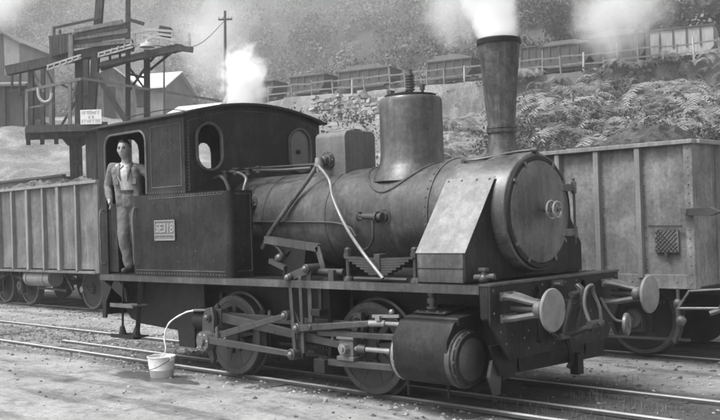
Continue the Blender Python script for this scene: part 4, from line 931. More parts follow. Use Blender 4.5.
# head: deformed ball with brow, nose, chin
hv = MB(); hv.ball((0, 0, 0), 1, 28, 22)
out = []
for x, y, z in hv.v:                       # x left, y forward, z up
    X, Yy, Z = x*.084, y*.106, z*.134
    if z < -.1:
        t = (-z-.1)/.9; X *= 1-.30*t; Yy = Yy*(1-.12*t)+.012*t
    if y > .5 and -.35 < z < .25: Yy += .020*math.exp(-(x/.16)**2)*(1-abs(z+.12)/.5 if z < .05 else max(0, .5-z))     # nose
    if y > .4 and .0 < z < .22: Yy -= .010*(math.exp(-((x-.40)/.20)**2)+math.exp(-((x+.40)/.20)**2))                   # eye sockets
    if y > .4 and -.62 < z < -.45: Yy += .005*math.exp(-(x/.35)**2)
    if y > .4 and -.50 < z < -.43: Yy -= .005*math.exp(-(x/.35)**2)
    out.append(hd+LT*X+FT*Yy+UP*Z)
body.add(out, hv.f)
for s in (-1, 1):
    body.ball(hd+LT*s*.085+UP*-.005-FT*.005, .032, 8, 6, (.45, .6, 1))
    capsule(body, elb[s], wri[s], .045, .030)
    # hand: palm, four fingers, thumb
    fd = (wri[s]-elb[s]).normalized(); side = LT if s < 0 else FT
    if s > 0: fd = (fd*.5+LT*.4+FT*.3-UP*.4).normalized()
    pc = wri[s]+fd*.05; across = fd.cross(UP).normalized()
    if s < 0: across = FT.copy()
    body.bar(wri[s], wri[s]+fd*.09, .075, .032, up=fd.cross(across))
    for k in range(4):
        a = wri[s]+fd*.085+across*(.027-.018*k); l = (.058, .068, .064, .05)[k]
        m1 = a+fd*l*.6-UP*.006; e = m1+(fd*.55-fd.cross(across)*.5*s).normalized()*l*.5
        capsule(body, a, m1, .0095, .009, 8); capsule(body, m1, e, .009, .008, 8)
    a = wri[s]+fd*.035+across*.035; capsule(body, a, a+(fd*.6+across*.7).normalized()*.055, .012, .010, 8)
capsule(body, chest, pel, .13, .12); capsule(body, chest+UP*.08, neck-UP*.03, .10, .06)
for s in (-1, 1):
    capsule(body, sho[s], elb[s], .05, .04); capsule(body, chest+UP*.1, sho[s], .07, .05)
    capsule(body, hip[s], knee[s], .075, .055); capsule(body, knee[s], ank[s], .05, .04)
    capsule(body, pel, hip[s], .10, .08)
bo_ = body.build('body', SKIN, man, smooth=180); remesh(bo_, .0075, 3)
# face details
for s in (-1, 1):
    MB().ball(hd+LT*s*.034+FT*.090+UP*.010, .0125, 10, 8).build('eye', mat('eye_dark', .05, .3, .1, 5), man)
    MB().bar(hd+LT*s*.014+FT*.106+UP*.030, hd+LT*s*.056+FT*.091+UP*.029, .008, .009).build('eyebrow', HAIR, man)
MB().bar(hd-LT*.024+FT*.101-UP*.070, hd+LT*.024+FT*.101-UP*.070, .006, .007).build('mouth', mat('lips', .22, .6, .1, 5), man)
# hair cap
hr = MB(); hr.ball((0, 0, 0), 1, 26, 18); vv = []
for x, y, z in hr.v:
    k = 1.06 if (z > .46 or (y < .10 and z > -.30)) else .86
    if y > .40 and z < .54: k = .86
    n_ = 1+.04*noise.noise(Vector((x*5, y*5, z*5)))
    vv.append(hd+LT*x*.085*k*n_+FT*(y*.106*k*n_-.004)+UP*(z*.134*k*n_+.006))
MB().add(vv, hr.f).build('hair', HAIR, man, smooth=180)
# shirt
sh = MB(); capsule(sh, chest+UP*.02, pel+UP*.10, .135, .125, 18); capsule(sh, chest+UP*.09, neck-UP*.055, .115, .075, 18)
for s in (-1, 1): capsule(sh, chest+UP*.10, sho[s], .08, .055)
so = sh.build('shirt', SHIRT, man, smooth=180); remesh(so, .011, 5)
co = MB()
for s in (-1, 1):
    co.add([neck+LT*s*.065-FT*.01+UP*.015, neck+LT*s*.085+FT*.045-UP*.03, neck+LT*s*.045+FT*.105-UP*.085, neck+LT*s*.008+FT*.085-UP*.045], [(0, 1, 2, 3)])
q = co.build('collar', SHIRT, so); k_ = q.modifiers.new('thick', 'SOLIDIFY'); k_.thickness = .006
# jacket: two open fronts, back and sleeves
jk = MB()
for s in (-1, 1):
    capsule(jk, sho[s], elb[s], .066, .056, 14); capsule(jk, elb[s], wri[s]-(wri[s]-elb[s]).normalized()*.02, .055, .045, 14)
    capsule(jk, chest+UP*.11-FT*.03, sho[s], .078, .064, 14)
    for (l0, f0, u0, r0, l1, f1, u1, r1) in ((.115, .02, 1.33, .080, .11, .02, 1.13, .078), (.11, .02, 1.13, .078, .105, .02, .93, .084)):
        capsule(jk, B(l0*s-.05-(u0-.95)*.1, f0, u0), B(l1*s-.05-(u1-.95)*.1, f1, u1), r0, r1, 14)
capsule(jk, B(-.09, -.05, 1.33), B(-.05, -.05, .95), .11, .115, 16)
jo = jk.build('jacket', JACKET, man, smooth=180); remesh(jo, .012, 4)
tx = bpy.data.textures.new('cloth_folds', 'CLOUDS'); tx.noise_scale = .085; tx.noise_depth = 3
def folds(o, st):
    d = o.modifiers.new('folds', 'DISPLACE'); d.texture = tx; d.strength = st; d.mid_level = .5; d.texture_coords = 'LOCAL'
folds(jo, .026)
lap = MB()
for s in (-1, 1):
    a = [neck+LT*s*.09-FT*.02+UP*.0, neck+LT*s*.10+FT*.05-UP*.04, B(s*.085-.085, .13, 1.30), B(s*.045-.075, .135, 1.20), B(s*.05-.088, .128, 1.34), neck+LT*s*.065+FT*.06-UP*.02]
    lap.add(a, [(0, 1, 5), (1, 2, 4, 5), (2, 3, 4)])
q = lap.build('lapel', JACKET, jo); k_ = q.modifiers.new('thick', 'SOLIDIFY'); k_.thickness = .012; k_.offset = 0
pk = MB()
for s in (-1, 1): MB().bar(B(s*.12-.08, .105, 1.24), B(s*.12-.075, .112, 1.16), .075, .012, up=FT).build('pocket', JACKET, jo, bevel=.004)
# trousers, belt, boots
tr = MB()
capsule(tr, pel-UP*.02, pel+UP*.06, .135, .132, 18)
for s in (-1, 1):
    capsule(tr, pel-UP*.03, hip[s], .12, .105, 16); capsule(tr, hip[s], knee[s], .104, .082, 16); capsule(tr, knee[s], ank[s]+UP*.02, .080, .074, 16)
to = tr.build('trousers', TROUSER, man, smooth=180); remesh(to, .012, 4); folds(to, .026)
MB().lathe(pel+UP*.095, (0, 0, 1), [(0, .128), (0, .140), (.035, .140), (.035, .128)], 24, cap=False).build('belt', LEATHER, man)
for s in (-1, 1):
    b_ = MB(); f2 = (FT*.9+LT*.25*s).normalized()
    capsule(b_, ank[s]-UP*.045-f2*.04, ank[s]-UP*.05+f2*.13, .042, .036, 12); capsule(b_, ank[s]+UP*.04, ank[s]-UP*.03, .048, .048, 12)
    bt = b_.build('boot', LEATHER, man, smooth=180); remesh(bt, .009, 3)

bx, by = un(162, 378.5, 'Z', -.05)[:2]
bk = thing('bucket', 'dented galvanised bucket catching water beside the rear wheel', 'bucket', (bx, by, ground_z(bx, by)+.002))
bz = ground_z(bx, by)+.002
MB().lathe((bx, by, bz), (0, 0, 1), [(.0, .125), (.012, .135), (.10, .147), (.105, .151), (.112, .148), (.255, .168), (.255, .161), (.11, .140), (.02, .122), (.018, .0)], 40, cap=False).build('bucket_shell', GALV, bk)
MB().tube([(bx+.166*math.cos(R(q)), by+.166*math.sin(R(q)), bz+.257) for q in range(0, 360, 10)], .007, 8, True).build('rim', GALV, bk)
MB().tube(bez([(bx-.175, by+.02, bz+.25), (bx-.19, by-.06, bz+.20), (bx-.10, by-.19, bz+.13), (bx+.08, by-.20, bz+.13), (bx+.185, by-.07, bz+.20), (bx+.175, by+.02, bz+.25)], 24), .005, 6).build('handle', ROD, bk)
for s in (-1, 1): MB().box(bx+s*.176-.012, bx+s*.176+.012, by-.0, by+.05, bz+.215, bz+.265).build('handle_lug', GALV, bk)
solo(MB().lathe((bx, by, bz), (0, 0, 1), [(.17, 0), (.17, .150), (.205, .155), (.205, 0)], 32, cap=False), 'water', WATER, 'water standing inside the galvanised bucket', 'water', (bx, by, bz+.17))
pts = bez([(-4.355, -1.10, .765), (-4.50, -1.14, .73), (-4.62, by+.05, .62), (-4.66, by, .45), (-4.64, by, .30), (bx-.06, by, bz+.19)], 30)
solo(MB().tube(pts, [.011-.0001*i+.002*math.sin(i*1.7) for i in range(len(pts))], 10), 'water_jet', mat('running_water', .75, .15, .1, 30), 'thin white jet of water falling from the overflow pipe into the bucket', 'water', pts[-1], smooth=180)
# the wet patch spilled round the bucket
wet = []
for i in range(48):
    a = 2*math.pi*i/48; r = (.55+.25*noise.noise(Vector((math.cos(a)*1.7, math.sin(a)*1.7, 4)))+.12*noise.noise(Vector((math.cos(a)*6, math.sin(a)*6, 7))))
    wet.append((bx-.15+1.5*r*math.cos(a), by-.05+.55*r*math.sin(a)))
mb = MB(); vs = [(bx-.1, by-.05, ground_z(bx-.1, by-.05)+.004)]
for k in (.25, .5, .75, 1):
    for x, y in wet:
        X, Y_ = bx-.15+(x-bx+.15)*k, by-.05+(y-by+.05)*k; vs.append((X, Y_, ground_z(X, Y_)+(.012 if k < 1 else -.006)))
fs = [(0, 1+i, 1+(i+1) % 48) for i in range(48)]
for k in range(3): fs += [(1+k*48+i, 1+(k+1)*48+i, 1+(k+1)*48+(i+1) % 48, 1+k*48+(i+1) % 48) for i in range(48)]
mb.v = vs; mb.f = fs
tag(mb.build('puddle', mat('wet_dirt', .075, .35, .35, 3, bump=.5, bscale=14, fine=.3), smooth=180), kind='structure')
# ------------------------------------------------------------------ the line on the hillside: wagons, fence, wall
def on_line(px, s, z=11.1):
    k = (px-360)/FPX; D = s/(.434*k+.90); p = CAM+FH*D+RH*(k*D); return Vector((p.x, p.y, z))
AZ = math.atan2(BA.y, BA.x)
def frame_pts(mb, loc, az):
    c, s_ = math.cos(az), math.sin(az)
    mb.v = [(loc[0]+x*c-y*s_, loc[1]+x*s_+y*c, loc[2]+z) for x, y, z in mb.v]; return mb
def tub(L, H, roof, m, label, px, pitch=0.0):
    loc = on_line(px, 64.5)
    w = thing('mine_wagon', label, 'wagon', loc, 'wagons on the hillside line')
    def P(mb, n, mm, par=None): return frame_pts(mb, loc, AZ).build(n, mm, par or w)
    l = L/2
    P(MB().prism([(-l+.5, .75), (l-.5, .75), (l, 1.35), (l, .75+H), (-l, .75+H), (-l, 1.35)], 'Y', -1.1, 1.1), 'body', m)
    for x in np.linspace(-l+.06, l-.06, 6): P(MB().box(x-.05, x+.05, -1.17, -1.101, 1.3, .75+H), 'rib', FARW)
    P(MB().box(-l-.05, l+.05, -1.2, 1.2, .75+H+.001, .75+H+.09), 'top_rail', FARW)
    P(MB().box(-l-.2, l+.2, -.9, .9, .55, .749), 'underframe', FARW)
    for x in (-l*.6, l*.6):
        for y in (-.78, .70): P(MB().cone((x, y, .4), (x, y+.08, .4), .4, .4, 20), 'wheel', FARW)
    if roof: P(MB().prism([(-l-.1, .75+H+.10), (l+.1, .75+H+.10), (l*.45, .75+H+.10+roof), (-l*.45, .75+H+.10+roof)], 'Y', -1.15, 1.15), 'load_cover', ROOFD)
    return w
tub(4.3, 1.75, 0, FARWL, 'pale ribbed wagon at the right end of the hillside line', 688)
tub(3.6, 1.7, .35, FARW, 'dark roofed wagon in smoke, next to the pale hillside wagon', 625)
tub(3.4, 1.5, .25, FARW, 'third dark wagon from the right on the hillside line', 573)
tub(2.6, 1.6, 0, FARW, 'dark open wagon on the hillside line right beside the chimney', 534)
tub(3.4, 1.3, .35, FARW, 'roofed wagon on the hillside line seen between dome and chimney', 459)
tub(4.2, 1.3, .30, FARW, 'wide roofed wagon on the hillside line left of the dome', 374)
tub(3.0, 1.3, .1, FARW, 'hazy dark wagon on the hillside line above the sand box', 318)
tub(3.0, 1.2, .1, FARW, 'farthest hazy wagon on the hillside line above the cab roof', 268)
t = bpy.data.objects.new('hillside_track', None); COL.objects.link(t); t['kind'] = 'structure'
for s_ in (63.75, 65.25):
    a, b = on_line(200, s_, 11.12), on_line(900, s_, 11.12); MB().bar(a, b, .08, .14).build('rail', RAILSIDE, t)
# dark frame beside the pale wagon
loc = on_line(648, 62.4); gb = thing('timber_portal', 'narrow dark timber frame between two wagons on the hillside line', 'frame', loc)
for x in (-.35, .35): frame_pts(MB().box(x-.13, x+.13, -.15, .15, -.2, 2.9), loc, AZ).build('post', TIMBER, gb)
frame_pts(MB().box(-.5, .5, -.12, .12, 2.901, 3.1), loc, AZ).build('lintel', TIMBER, gb)
# fence along the edge
fn = thing('fence', 'rickety pale rail fence along the edge of the hillside line', 'fence', on_line(480, 60.5))
pxs = np.linspace(236, 742, 27)
prev = None
for i, px in enumerate(pxs):
    s_ = 60.6+rng.uniform(-.15, .15); loc = on_line(px+rng.uniform(-4, 4), s_, 11.0)
    tl = Vector((rng.uniform(-.12, .12), rng.uniform(-.08, .08), 1.25+rng.uniform(-.1, .5 if i % 4 == 0 else .1)))
    MB().bar(loc-Vector((0, 0, .9)), loc+tl, .10, .10, up=(1, 0, 0)).build('post', TIMBERL if i % 6 else WHITEW, fn)
    if prev:
        for h in (.55, 1.1):
            MB().bar(prev+Vector((0, 0, h+rng.uniform(-.06, .06))), loc+Vector((0, 0, h+rng.uniform(-.06, .06))), .05, .10).build('rail', TIMBERL, fn)
    prev = loc
# rough stone retaining wall
wl_ = thing('stone_wall', 'crumbling pale stone retaining wall below the hillside fence', 'wall', on_line(345, 59.2, 7.5))
mb = MB(); u0 = on_line(316, 59.0, 0); u1 = on_line(384, 59.0, 0); Lw = (u1-u0).length
for r_ in range(13):
    x = rng.uniform(-.2, 0)
    while x < Lw:
        w = rng.uniform(.28, .62); z = 7.4+r_*.28; q = x/Lw
        lo = 7.2+1.4*max(0, q-.45)*2; hi = 10.95-.5*abs(math.sin(q*9)); 
        if lo < z < hi and not (.37 < q < .43):
            c = u0+BA*(x+w/2)-BN*rng.uniform(0, .10); c.z = z
            v = MB().box(-w/2+.025, w/2-.025, -.2, .45, -.125, .125); v.v = [(a+rng.uniform(-.07, .07), b+rng.uniform(-.10, .10), d+rng.uniform(-.06, .06)) for a, b, d in v.v]
            frame_pts(v, c, AZ); mb.add(v.v, v.f)
        x += w
mb.build('stone', STONE, wl_, smooth=0)['kind'] = 'stuff'

# ------------------------------------------------------------------ houses and sheds on the left
def house(name, label, cat, px, D, w, dep, h, rise, az, wm, rm, zoff=0.0, over=.25, ridge='Y', lean=0.0):
    p = at(px, 200, D); z = hill_z(p.x, p.y, False)-.6+zoff; loc = Vector((p.x, p.y, z)); a = YAW+R(az)
    o = thing(name, label, cat, loc)
    def P(mb, n, mm, par=None): return frame_pts(mb, loc, a).build(n, mm, par or o)
    if ridge == 'Y': P(MB().prism([(-w/2, 0), (w/2, 0), (w/2, h), (0, h+rise), (-w/2, h)], 'Y', -dep/2, dep/2), 'wall', wm)
    else: P(MB().prism([(-dep/2, 0), (dep/2, 0), (dep/2, h), (0, h+rise), (-dep/2, h)], 'X', -w/2, w/2), 'wall', wm)
    t_ = .10
    if ridge == 'Y':
        k = rise/(w/2)
        for s in (-1, 1): P(MB().prism([(0, h+rise+.02), (s*(w/2+over), h-k*over+.02), (s*(w/2+over), h-k*over+.02+t_), (0, h+rise+.02+t_)], 'Y', -dep/2-over, dep/2+over), 'roof', rm)
    else:
        k = rise/(dep/2)
        for s in (-1, 1): P(MB().prism([(0, h+rise+.02), (s*(dep/2+over), h-k*over+.02), (s*(dep/2+over), h-k*over+.02+t_), (0, h+rise+.02+t_)], 'X', -w/2-over, w/2+over), 'roof', rm)
    return o, P
o, P = house('gabled_house', 'tall narrow gabled house at the left edge with a dark recess', 'house', 20, 60, 2.85, 5, 5.3, .85, -6, PLASTER, ROOFD, .4)
P(MB().box(-.28, .42, -2.53, -2.501, 3.4, 5.9), 'loading_door', FARW); P(MB().box(.0, 1.3, -2.56, -2.531, 1.9, 3.35), 'door', FARW)
P(MB().box(-.05, .12, -2.545, -2.531, 4.2, 4.36), 'lamp', WHITEW)
o, P = house('long_shed', 'long shed with a pale sheet roof behind the gantry posts', 'shed', 150, 62, 4.6, 4.5, 2.6, 1.15, -14, PLASTER, ROOFL, .4, .3, 'X')
P(MB().box(-1.5, -.5, -2.28, -2.251, .6, 2.6), 'door', FARW); P(MB().box(.4, 1.3, -2.28, -2.251, 1.4, 2.5), 'window', FARW)
o, P = house('small_shed', 'small shed with a pale roof behind the leaning pole', 'shed', 112, 57, 2.9, 3, 2.4, 1.1, 18, TIMBERL, ROOFL, .4, .3, 'Y')
P(MB().box(-.4, .3, -1.53, -1.501, .4, 2.3), 'door', FARW)
o, P = house('lean_to_shed', 'pale-walled shed with a thin roof behind the cab roof', 'shed', 203, 52, 2.3, 2.5, 2.1, .55, -24, PLASTER, ROOFL, .15, .3, 'X')
P(MB().box(.3, .8, -1.28, -1.251, 1.0, 1.8), 'window', FARW)
o, P = house('dark_shed', 'low dark open shed at the left edge below the house', 'shed', 6, 44, 2.6, 3, 2.0, .3, 4, FARW, ROOFD, .5, .2, 'X')
for x in (-.9, -.2, .5): P(MB().box(x-.06, x+.06, -1.62, -1.52, 0, 2.0), 'post', TIMBER)
def pole(px, y0, y1, D, label, arms=True, r=.10):
    a, b = at(px, y1, D), at(px+1, y0, D); a.z = hill_z(a.x, a.y, False)-.4 if D > 40 else a.z
    o = thing('telegraph_pole', label, 'pole', a)
    MB().cone(a, b, r*1.2, r*.8, 10).build('shaft', TIMBER, o)
    if arms:
        c = b-Vector((0, 0, .55)); MB().bar(c-RH*.45, c+RH*.45, .09, .10).build('crossarm', TIMBER, o)
        for t_ in (-.4, -.15, .2, .4): MB().lathe(c+RH*t_+Vector((0, 0, .05)), (0, 0, 1), [(0, .03), (.05, .05), (.12, .05), (.15, .0)], 8, cap=False).build('insulator', WHITEW, o)
    return b
tp = pole(224, 11, 98, 60, 'telegraph pole with a short crossarm standing in the smoke')
pole(163, 56, 100, 52, 'thin bare pole beside the pale roofed shed', False, .06)
a = tp-Vector((0, 0, .6)); e = at(140, 45, 30)
solo(MB().tube(bez([a, (a+e)/2-Vector((0, 0, .8)), e], 16), .018, 5), 'wire', DARK, 'thin wire sagging from the telegraph pole to the gantry', 'wire', a)

# ------------------------------------------------------------------ timber loading gantry
GD = 29.0
def G(px, py, d=0.0): return at(px, py, GD+d)
def gz(p): return hill_z(p.x, p.y, False)
ga = thing('loading_gantry', 'old timber loading gantry with an inclined chute behind the left wagon', 'gantry', G(85, 150))
def gbar(a, b, w, h, n, m=TIMBER, d0=0.0, d1=None, ext=0.0):
    A, Bq = G(*a, d0), G(*b, d0 if d1 is None else d1)
    return MB().bar(A, Bq, w, h, up=(0, 0, 1) if abs((Bq-A).normalized().z) < .8 else FH).build(n, m, ga)
gbar((101, -14), (91, 122), .22, .22, 'post')
for x, y0, y1, w, d in ((79, 57, 125, .20, .3), (86, 55, 125, .18, 1.6), (128, -12, 125, .13, 0.6), (147, 50, 125, .17, 0.8), (31, 64, 130, .16, 0), (43, 58, 128, .12, 1.4), (53, 84, 128, .10, 2.2)):
    gbar((x, y0), (x, y1), w, w, 'post', TIMBER, d)
# columns carried down to the ground behind the wagons
for x, d, w in ((91, .0, .3), (128, .6, .16), (148, .8, .18), (104, 2.6, .2)):
    a = G(x, 122, d); b = Vector((a.x, a.y, gz(a)-.5)); MB().bar(a, b, w, w, up=FH).build('post', TIMBER, ga)
gbar((95, 72), (126, 121), .15, .15, 'brace', TIMBER, -.2)
gbar((68, 118), (77, 80), .06, .06, 'brace', TIMBERL, -.2)
gbar((7, 71), (133, 44), .26, .28, 'stringer', TIMBER, 0)
gbar((20, 69), (133, 47), .25, .25, 'stringer', TIMBER, 2.2)
gbar((48, 61), (72, 56), .2, .2, 'stringer', TIMBER, .2)
for k in range(5):                                   # boards of the chute's near side
    y = k*4.4
    gbar((70+k*1.2, 47-y*.9), (132-k*2.2, 40-y*1.05 if k else 41), .06, .125, 'board', TIMBER if k % 2 else TIMBERL, -.25-.02*k)
for k in range(6):
    x = 51+k*3.2; gbar((x, 37.5-k*.35), (x, 57-k*.9), .09, .05, 'board', FARW, -.22)
gbar((49, 38), (72, 34.5), .07, .10, 'hand_rail', TIMBER, -.2)
gbar((71, 35), (71, 58), .14, .14, 'post', TIMBERL, -.35)
# slab under the upper end, joists across
for k in range(7):
    gbar((100+k*.5, 66-k*.4), (190-k*2, 47.5-k*.3), .26, .10, 'floor_plank', TIMBER, k*.33)
for k in range(9):
    x = 101+k*10.5; y = 65.5-(x-100)*.205; gbar((x, y+1.5), (x+1, y+.6), .10, .12, 'joist', TIMBER, -.1, 2.3)
for a, b, d in (((31, 68), (44, 92), 0), ((53, 84), (42, 60), 1.2), ((101, 70), (147, 56), .5), ((128, 66), (147, 92), .7), ((128, 92), (147, 66), .7), ((60, 128), (79, 96), .3), ((86, 96), (60, 84), 1.5), ((20, 67), (20, 96), .5), ((12, 70), (12, 90), .8), ((8, 92), (31, 88), .6), ((101, 40), (128, 22), .3), ((110, 60), (110, 45), .2), ((120, 58), (120, 42), .2), ((147, 78), (128, 74), .7), ((160, 50), (150, 62), .8), ((176, 49), (150, 70), .8), ((60, 34), (60, 30), -.2), ((54, 38), (54, 27), -.2), ((54, 28), (100, 18), -.2)):
    gbar(a, b, .06, .07, 'thin_brace', TIMBER if d else TIMBERL, d)
# whitewashed trestle rails
for (a, b) in (((47, 70), (81, 58)), ((47, 66), (81, 55)), ((98, 57), (133, 47)), ((98, 53.5), (133, 44))): gbar(a, b, .04, .05, 'white_rail', WHITEW, -.45)
for x0, x1, y0 in ((47, 81, 70), (98, 133, 57)):
    for k in range(6):
        x = x0+(x1-x0)*k/5.5; y = y0-(x-x0)*.34; gbar((x, y), (x+1.5, y-4.5), .035, .05, 'white_strut', WHITEW, -.46)
for x, y0, y1 in ((134, 31, 47), (142, 28, 44), (157, 27.5, 43), (172, 31, 45), (189, 33, 48)): gbar((x, y0), (x+1, y1), .07, .07, 'white_post', WHITEW, -.1)
for a, b in (((133, 33), (158, 28.5)), ((142, 29), (173, 31.5)), ((142, 35), (190, 43)), ((172, 38), (190, 47.5)), ((134, 46), (158, 34)), ((157, 34), (173, 36))): gbar(a, b, .05, .07, 'white_rail', WHITEW, -.12)
gbar((160, 31), (171, 33), .4, .28, 'dark_hopper', FARW, .8)
gbar((176, 48), (193, 50), .12, .16, 'beam_end', TIMBER, -.1)
gbar((130, 20), (144, 24), .08, .10, 'jib', TIMBER, 0)
L = G(147, 44, -.3); MB().lathe(L, (0, 0, -1), [(-.12, .04), (-.05, .06), (0, .20), (.10, .24), (.10, .0)], 20, cap=False).build('lamp_shade', WHITEW, ga)
# lower platform
pz = G(60, 130).z
def plat(px, d): 
    q = G(px, 130, d); q.z = pz+(px-60)*-.0; return q
for k in range(7):
    MB().bar(plat(27, k*.42-.2), plat(101, k*.42-.2), .38, .07).build('floor_plank', TIMBER, ga)
for x in (28, 42, 56, 70, 84, 98): MB().bar(plat(x, -.45)-Vector((0, 0, .12)), plat(x, 2.6)-Vector((0, 0, .12)), .14, .16).build('joist', TIMBER, ga)
MB().bar(plat(26, -.5)-Vector((0, 0, .0)), plat(101, -.5), .06, .22).build('edge_board', TIMBER, ga)
for x, yt in ((27, 90), (51, 85), (70, 81)): gbar((x, yt), (x, 129), .09, .09, 'rail_post', TIMBERL, -.45)
gbar((26, 91), (81, 79), .07, .09, 'hand_rail', TIMBERL, -.47)
gbar((27, 108), (72, 101), .04, .05, 'hand_rail', TIMBERL, -.44)
MB().tube(bez([G(38, 88, -.5), G(39, 97, -.5), G(44, 102, -.5), G(50, 100, -.5), G(52, 93, -.5)], 16), .045, 8).build('hanging_hose', WHITEW, ga)
for k, x in enumerate((71, 75, 79.5)):
    a = plat(x, .6)-Vector((0, 0, .2)); MB().bar(a, Vector((a.x, a.y, gz(a)-.4)), .10 if k != 1 else .13, .13, up=FH).build('column', TIMBER, ga)
a = plat(75.3, .6); MB().bar(a-Vector((0, 0, .45)), a-Vector((0, 0, .2)), .40, .40, up=FH, w2=.75, h2=.6).build('column_head', TIMBER, ga)
MB().bar(plat(71, .52)-Vector((0, 0, .98)), plat(79.5, .52)-Vector((0, 0, .98)), .08, .10).build('column_tie', TIMBER, ga)
gbar((80, 78), (226, 102), .07, .07, 'long_pipe', TIMBER, -.3, -2)
# white notice board
nb0 = G(91, 117, -.62)
nb = thing('notice_board', 'small white notice board with faded lettering on the gantry platform', 'sign', nb0)
MB().bar(nb0-RH*.32, nb0+RH*.32, .03, .44).build('board', SIGNW, nb)
ink = MB()
for row, (zz, n_, hh) in enumerate(((.13, 7, .09), (.0, 2, .07), (-.13, 7, .09))):
    for k in range(n_):
        x = (k-(n_-1)/2)*(.082 if n_ > 2 else .11); c = nb0+RH*x-FH*.019+Vector((0, 0, zz))
        v = rng.choice((0, 1, 2)) if n_ > 2 else 3
        if v == 3: ink.bar(c-RH*.025-UP*hh/2, c+RH*.025+UP*hh/2, .006, .016, up=FH).bar(c+RH*.025-UP*hh/2, c-RH*.025+UP*hh/2, .006, .016, up=FH)
        else:
            ink.bar(c-RH*.025-UP*hh/2, c-RH*.025+UP*hh/2, .006, .012, up=FH)
            if v: ink.bar(c+RH*.02-UP*hh/2, c+RH*.02+UP*hh/2, .006, .012, up=FH)
            ink.bar(c-RH*.02+UP*(hh/2 if v != 2 else 0), c+RH*.02+UP*(hh/2 if v != 2 else 0), .012, .006, up=FH)
ink.build('lettering', mat('faded_ink', .34, .8, .2, 9), nb)['kind'] = 'stuff'

# ------------------------------------------------------------------ vegetation
def quads_to(name, C, A, Bv, m, label, cat, kind='stuff', parent=None, off=(0, 0, 0)):
    n = len(C); v = np.stack([C-A-Bv*.2, C+A*.2-Bv, C+A+Bv*.2, C-A*.2+Bv], 1).reshape(-1, 3)-np.array(off)
    me = bpy.data.meshes.new(name); me.from_pydata(v.tolist(), [], (np.arange(4*n).reshape(n, 4)).tolist()); me.materials.append(m)
    o = bpy.data.objects.new(name, me); COL.objects.link(o)
    if parent: o.parent = parent
    else: tag(o, label, cat, kind=kind)
    return o
def leaves_in(centers, radii, per, size):
    C = []; S = []; NN = []
    for c, r in zip(centers, radii):
        k = max(8, int(per*r*r)); d = nrg.normal(size=(k, 3)); d /= np.linalg.norm(d, axis=1)[:, None]
        q = np.array(c)+d*(r*np.array([1, 1, .8]))*nrg.uniform(.55, 1.05, (k, 1))
        NN.append(d); C.append(q); S.append(nrg.uniform(.6, 1.3, k)*size)
    C = np.concatenate(C); S = np.concatenate(S)[:, None]; n = len(C)
    N = np.concatenate(NN)+.55*nrg.normal(size=(n, 3)); A = np.cross(N, nrg.normal(size=(n, 3))); A /= np.linalg.norm(A, axis=1)[:, None]; T = N; Bv = np.cross(A, T); Bv /= np.linalg.norm(Bv, axis=1)[:, None]
    return C, A*S, Bv*S*.7
cs, rs = [], []
for i in range(2300):
    th = rng.uniform(-30, 30); D = 66+95*rng.random()**1.5; p = CAM+FH*D+RH*D*math.tan(R(th))
    s_ = (p-CAM).dot(BN)
    if s_ < 73: continue
    r = (.8+2.0*rng.random()**1.8)*(1+.003*(D-70)); cs.append((p.x, p.y, hill_z(p.x, p.y)+r*.45)); rs.append(r)
    for k in range(2):
        q = r*rng.uniform(.4, .7); cs.append((p.x+rng.uniform(-1, 1)*r, p.y+rng.uniform(-1, 1)*r, hill_z(p.x, p.y)+r*rng.uniform(.3, 1.0))); rs.append(q)
LT_ = leaves_in(cs, rs, 34, .16); wood = quads_to('hillside_wood', *LT_, LEAF, 'scrubby wood covering the hillside above the upper line', 'wood')
wood.data.materials.append(LEAFB)
cnt = [max(8, int(34*r*r)) for r in rs]; tone = np.concatenate([np.full(k, 1 if rng.random() < .5 else 0) for k in cnt])
flip = nrg.random(len(tone)) < .15; wood.data.polygons.foreach_set('material_index', np.where(flip, 1-tone, tone).astype(np.int32))
def tree(px, D, h, r, label):
    p = at(px, 100, D); z = hill_z(p.x, p.y); o = thing('tree', label, 'tree', (p.x, p.y, z), 'trees above the hillside line')
    tr = MB(); top = Vector((p.x, p.y, z+h*.62)); base = Vector((p.x, p.y, z-.3)); tr.cone(base, top, .18, .07, 8)
    cc, rr = [], []
    for k in range(9):
        a = rng.uniform(0, 6.28); e = Vector((p.x+math.cos(a)*r*rng.uniform(.2, .8), p.y+math.sin(a)*r*rng.uniform(.2, .8), z+h*rng.uniform(.45, 1.0)))
        st_ = base.lerp(top, rng.uniform(.4, .95)); tr.cone(st_, e, .06, .02, 6); cc.append(e); rr.append(r*rng.uniform(.35, .6))
    tr.build('trunk', BARK, o)
    quads_to('crown', *leaves_in(cc, rr, 130, .15), LEAF2, None, None, parent=o, off=(p.x, p.y, z))
for px, D, h, r, lb in ((535, 76, 5, 2.2, 'leafy tree above the hillside line just right of the chimney'), (566, 78, 6, 2.5, 'rounded tree above the dark wagons on the hillside'), (598, 80, 6, 2.4, 'tree half hidden in drifting smoke on the hill'),
        (655, 72, 5.5, 2.3, 'bushy tree behind the narrow loading frame'), (684, 71, 5, 2.3, 'tree right behind the pale hillside wagon'), (714, 69, 5.5, 2.5, 'tree at the right edge of the hillside'), (632, 84, 6, 2.6, 'tree high on the hill between smoke and pale wagon')):
    tree(px, D, h, r, lb)
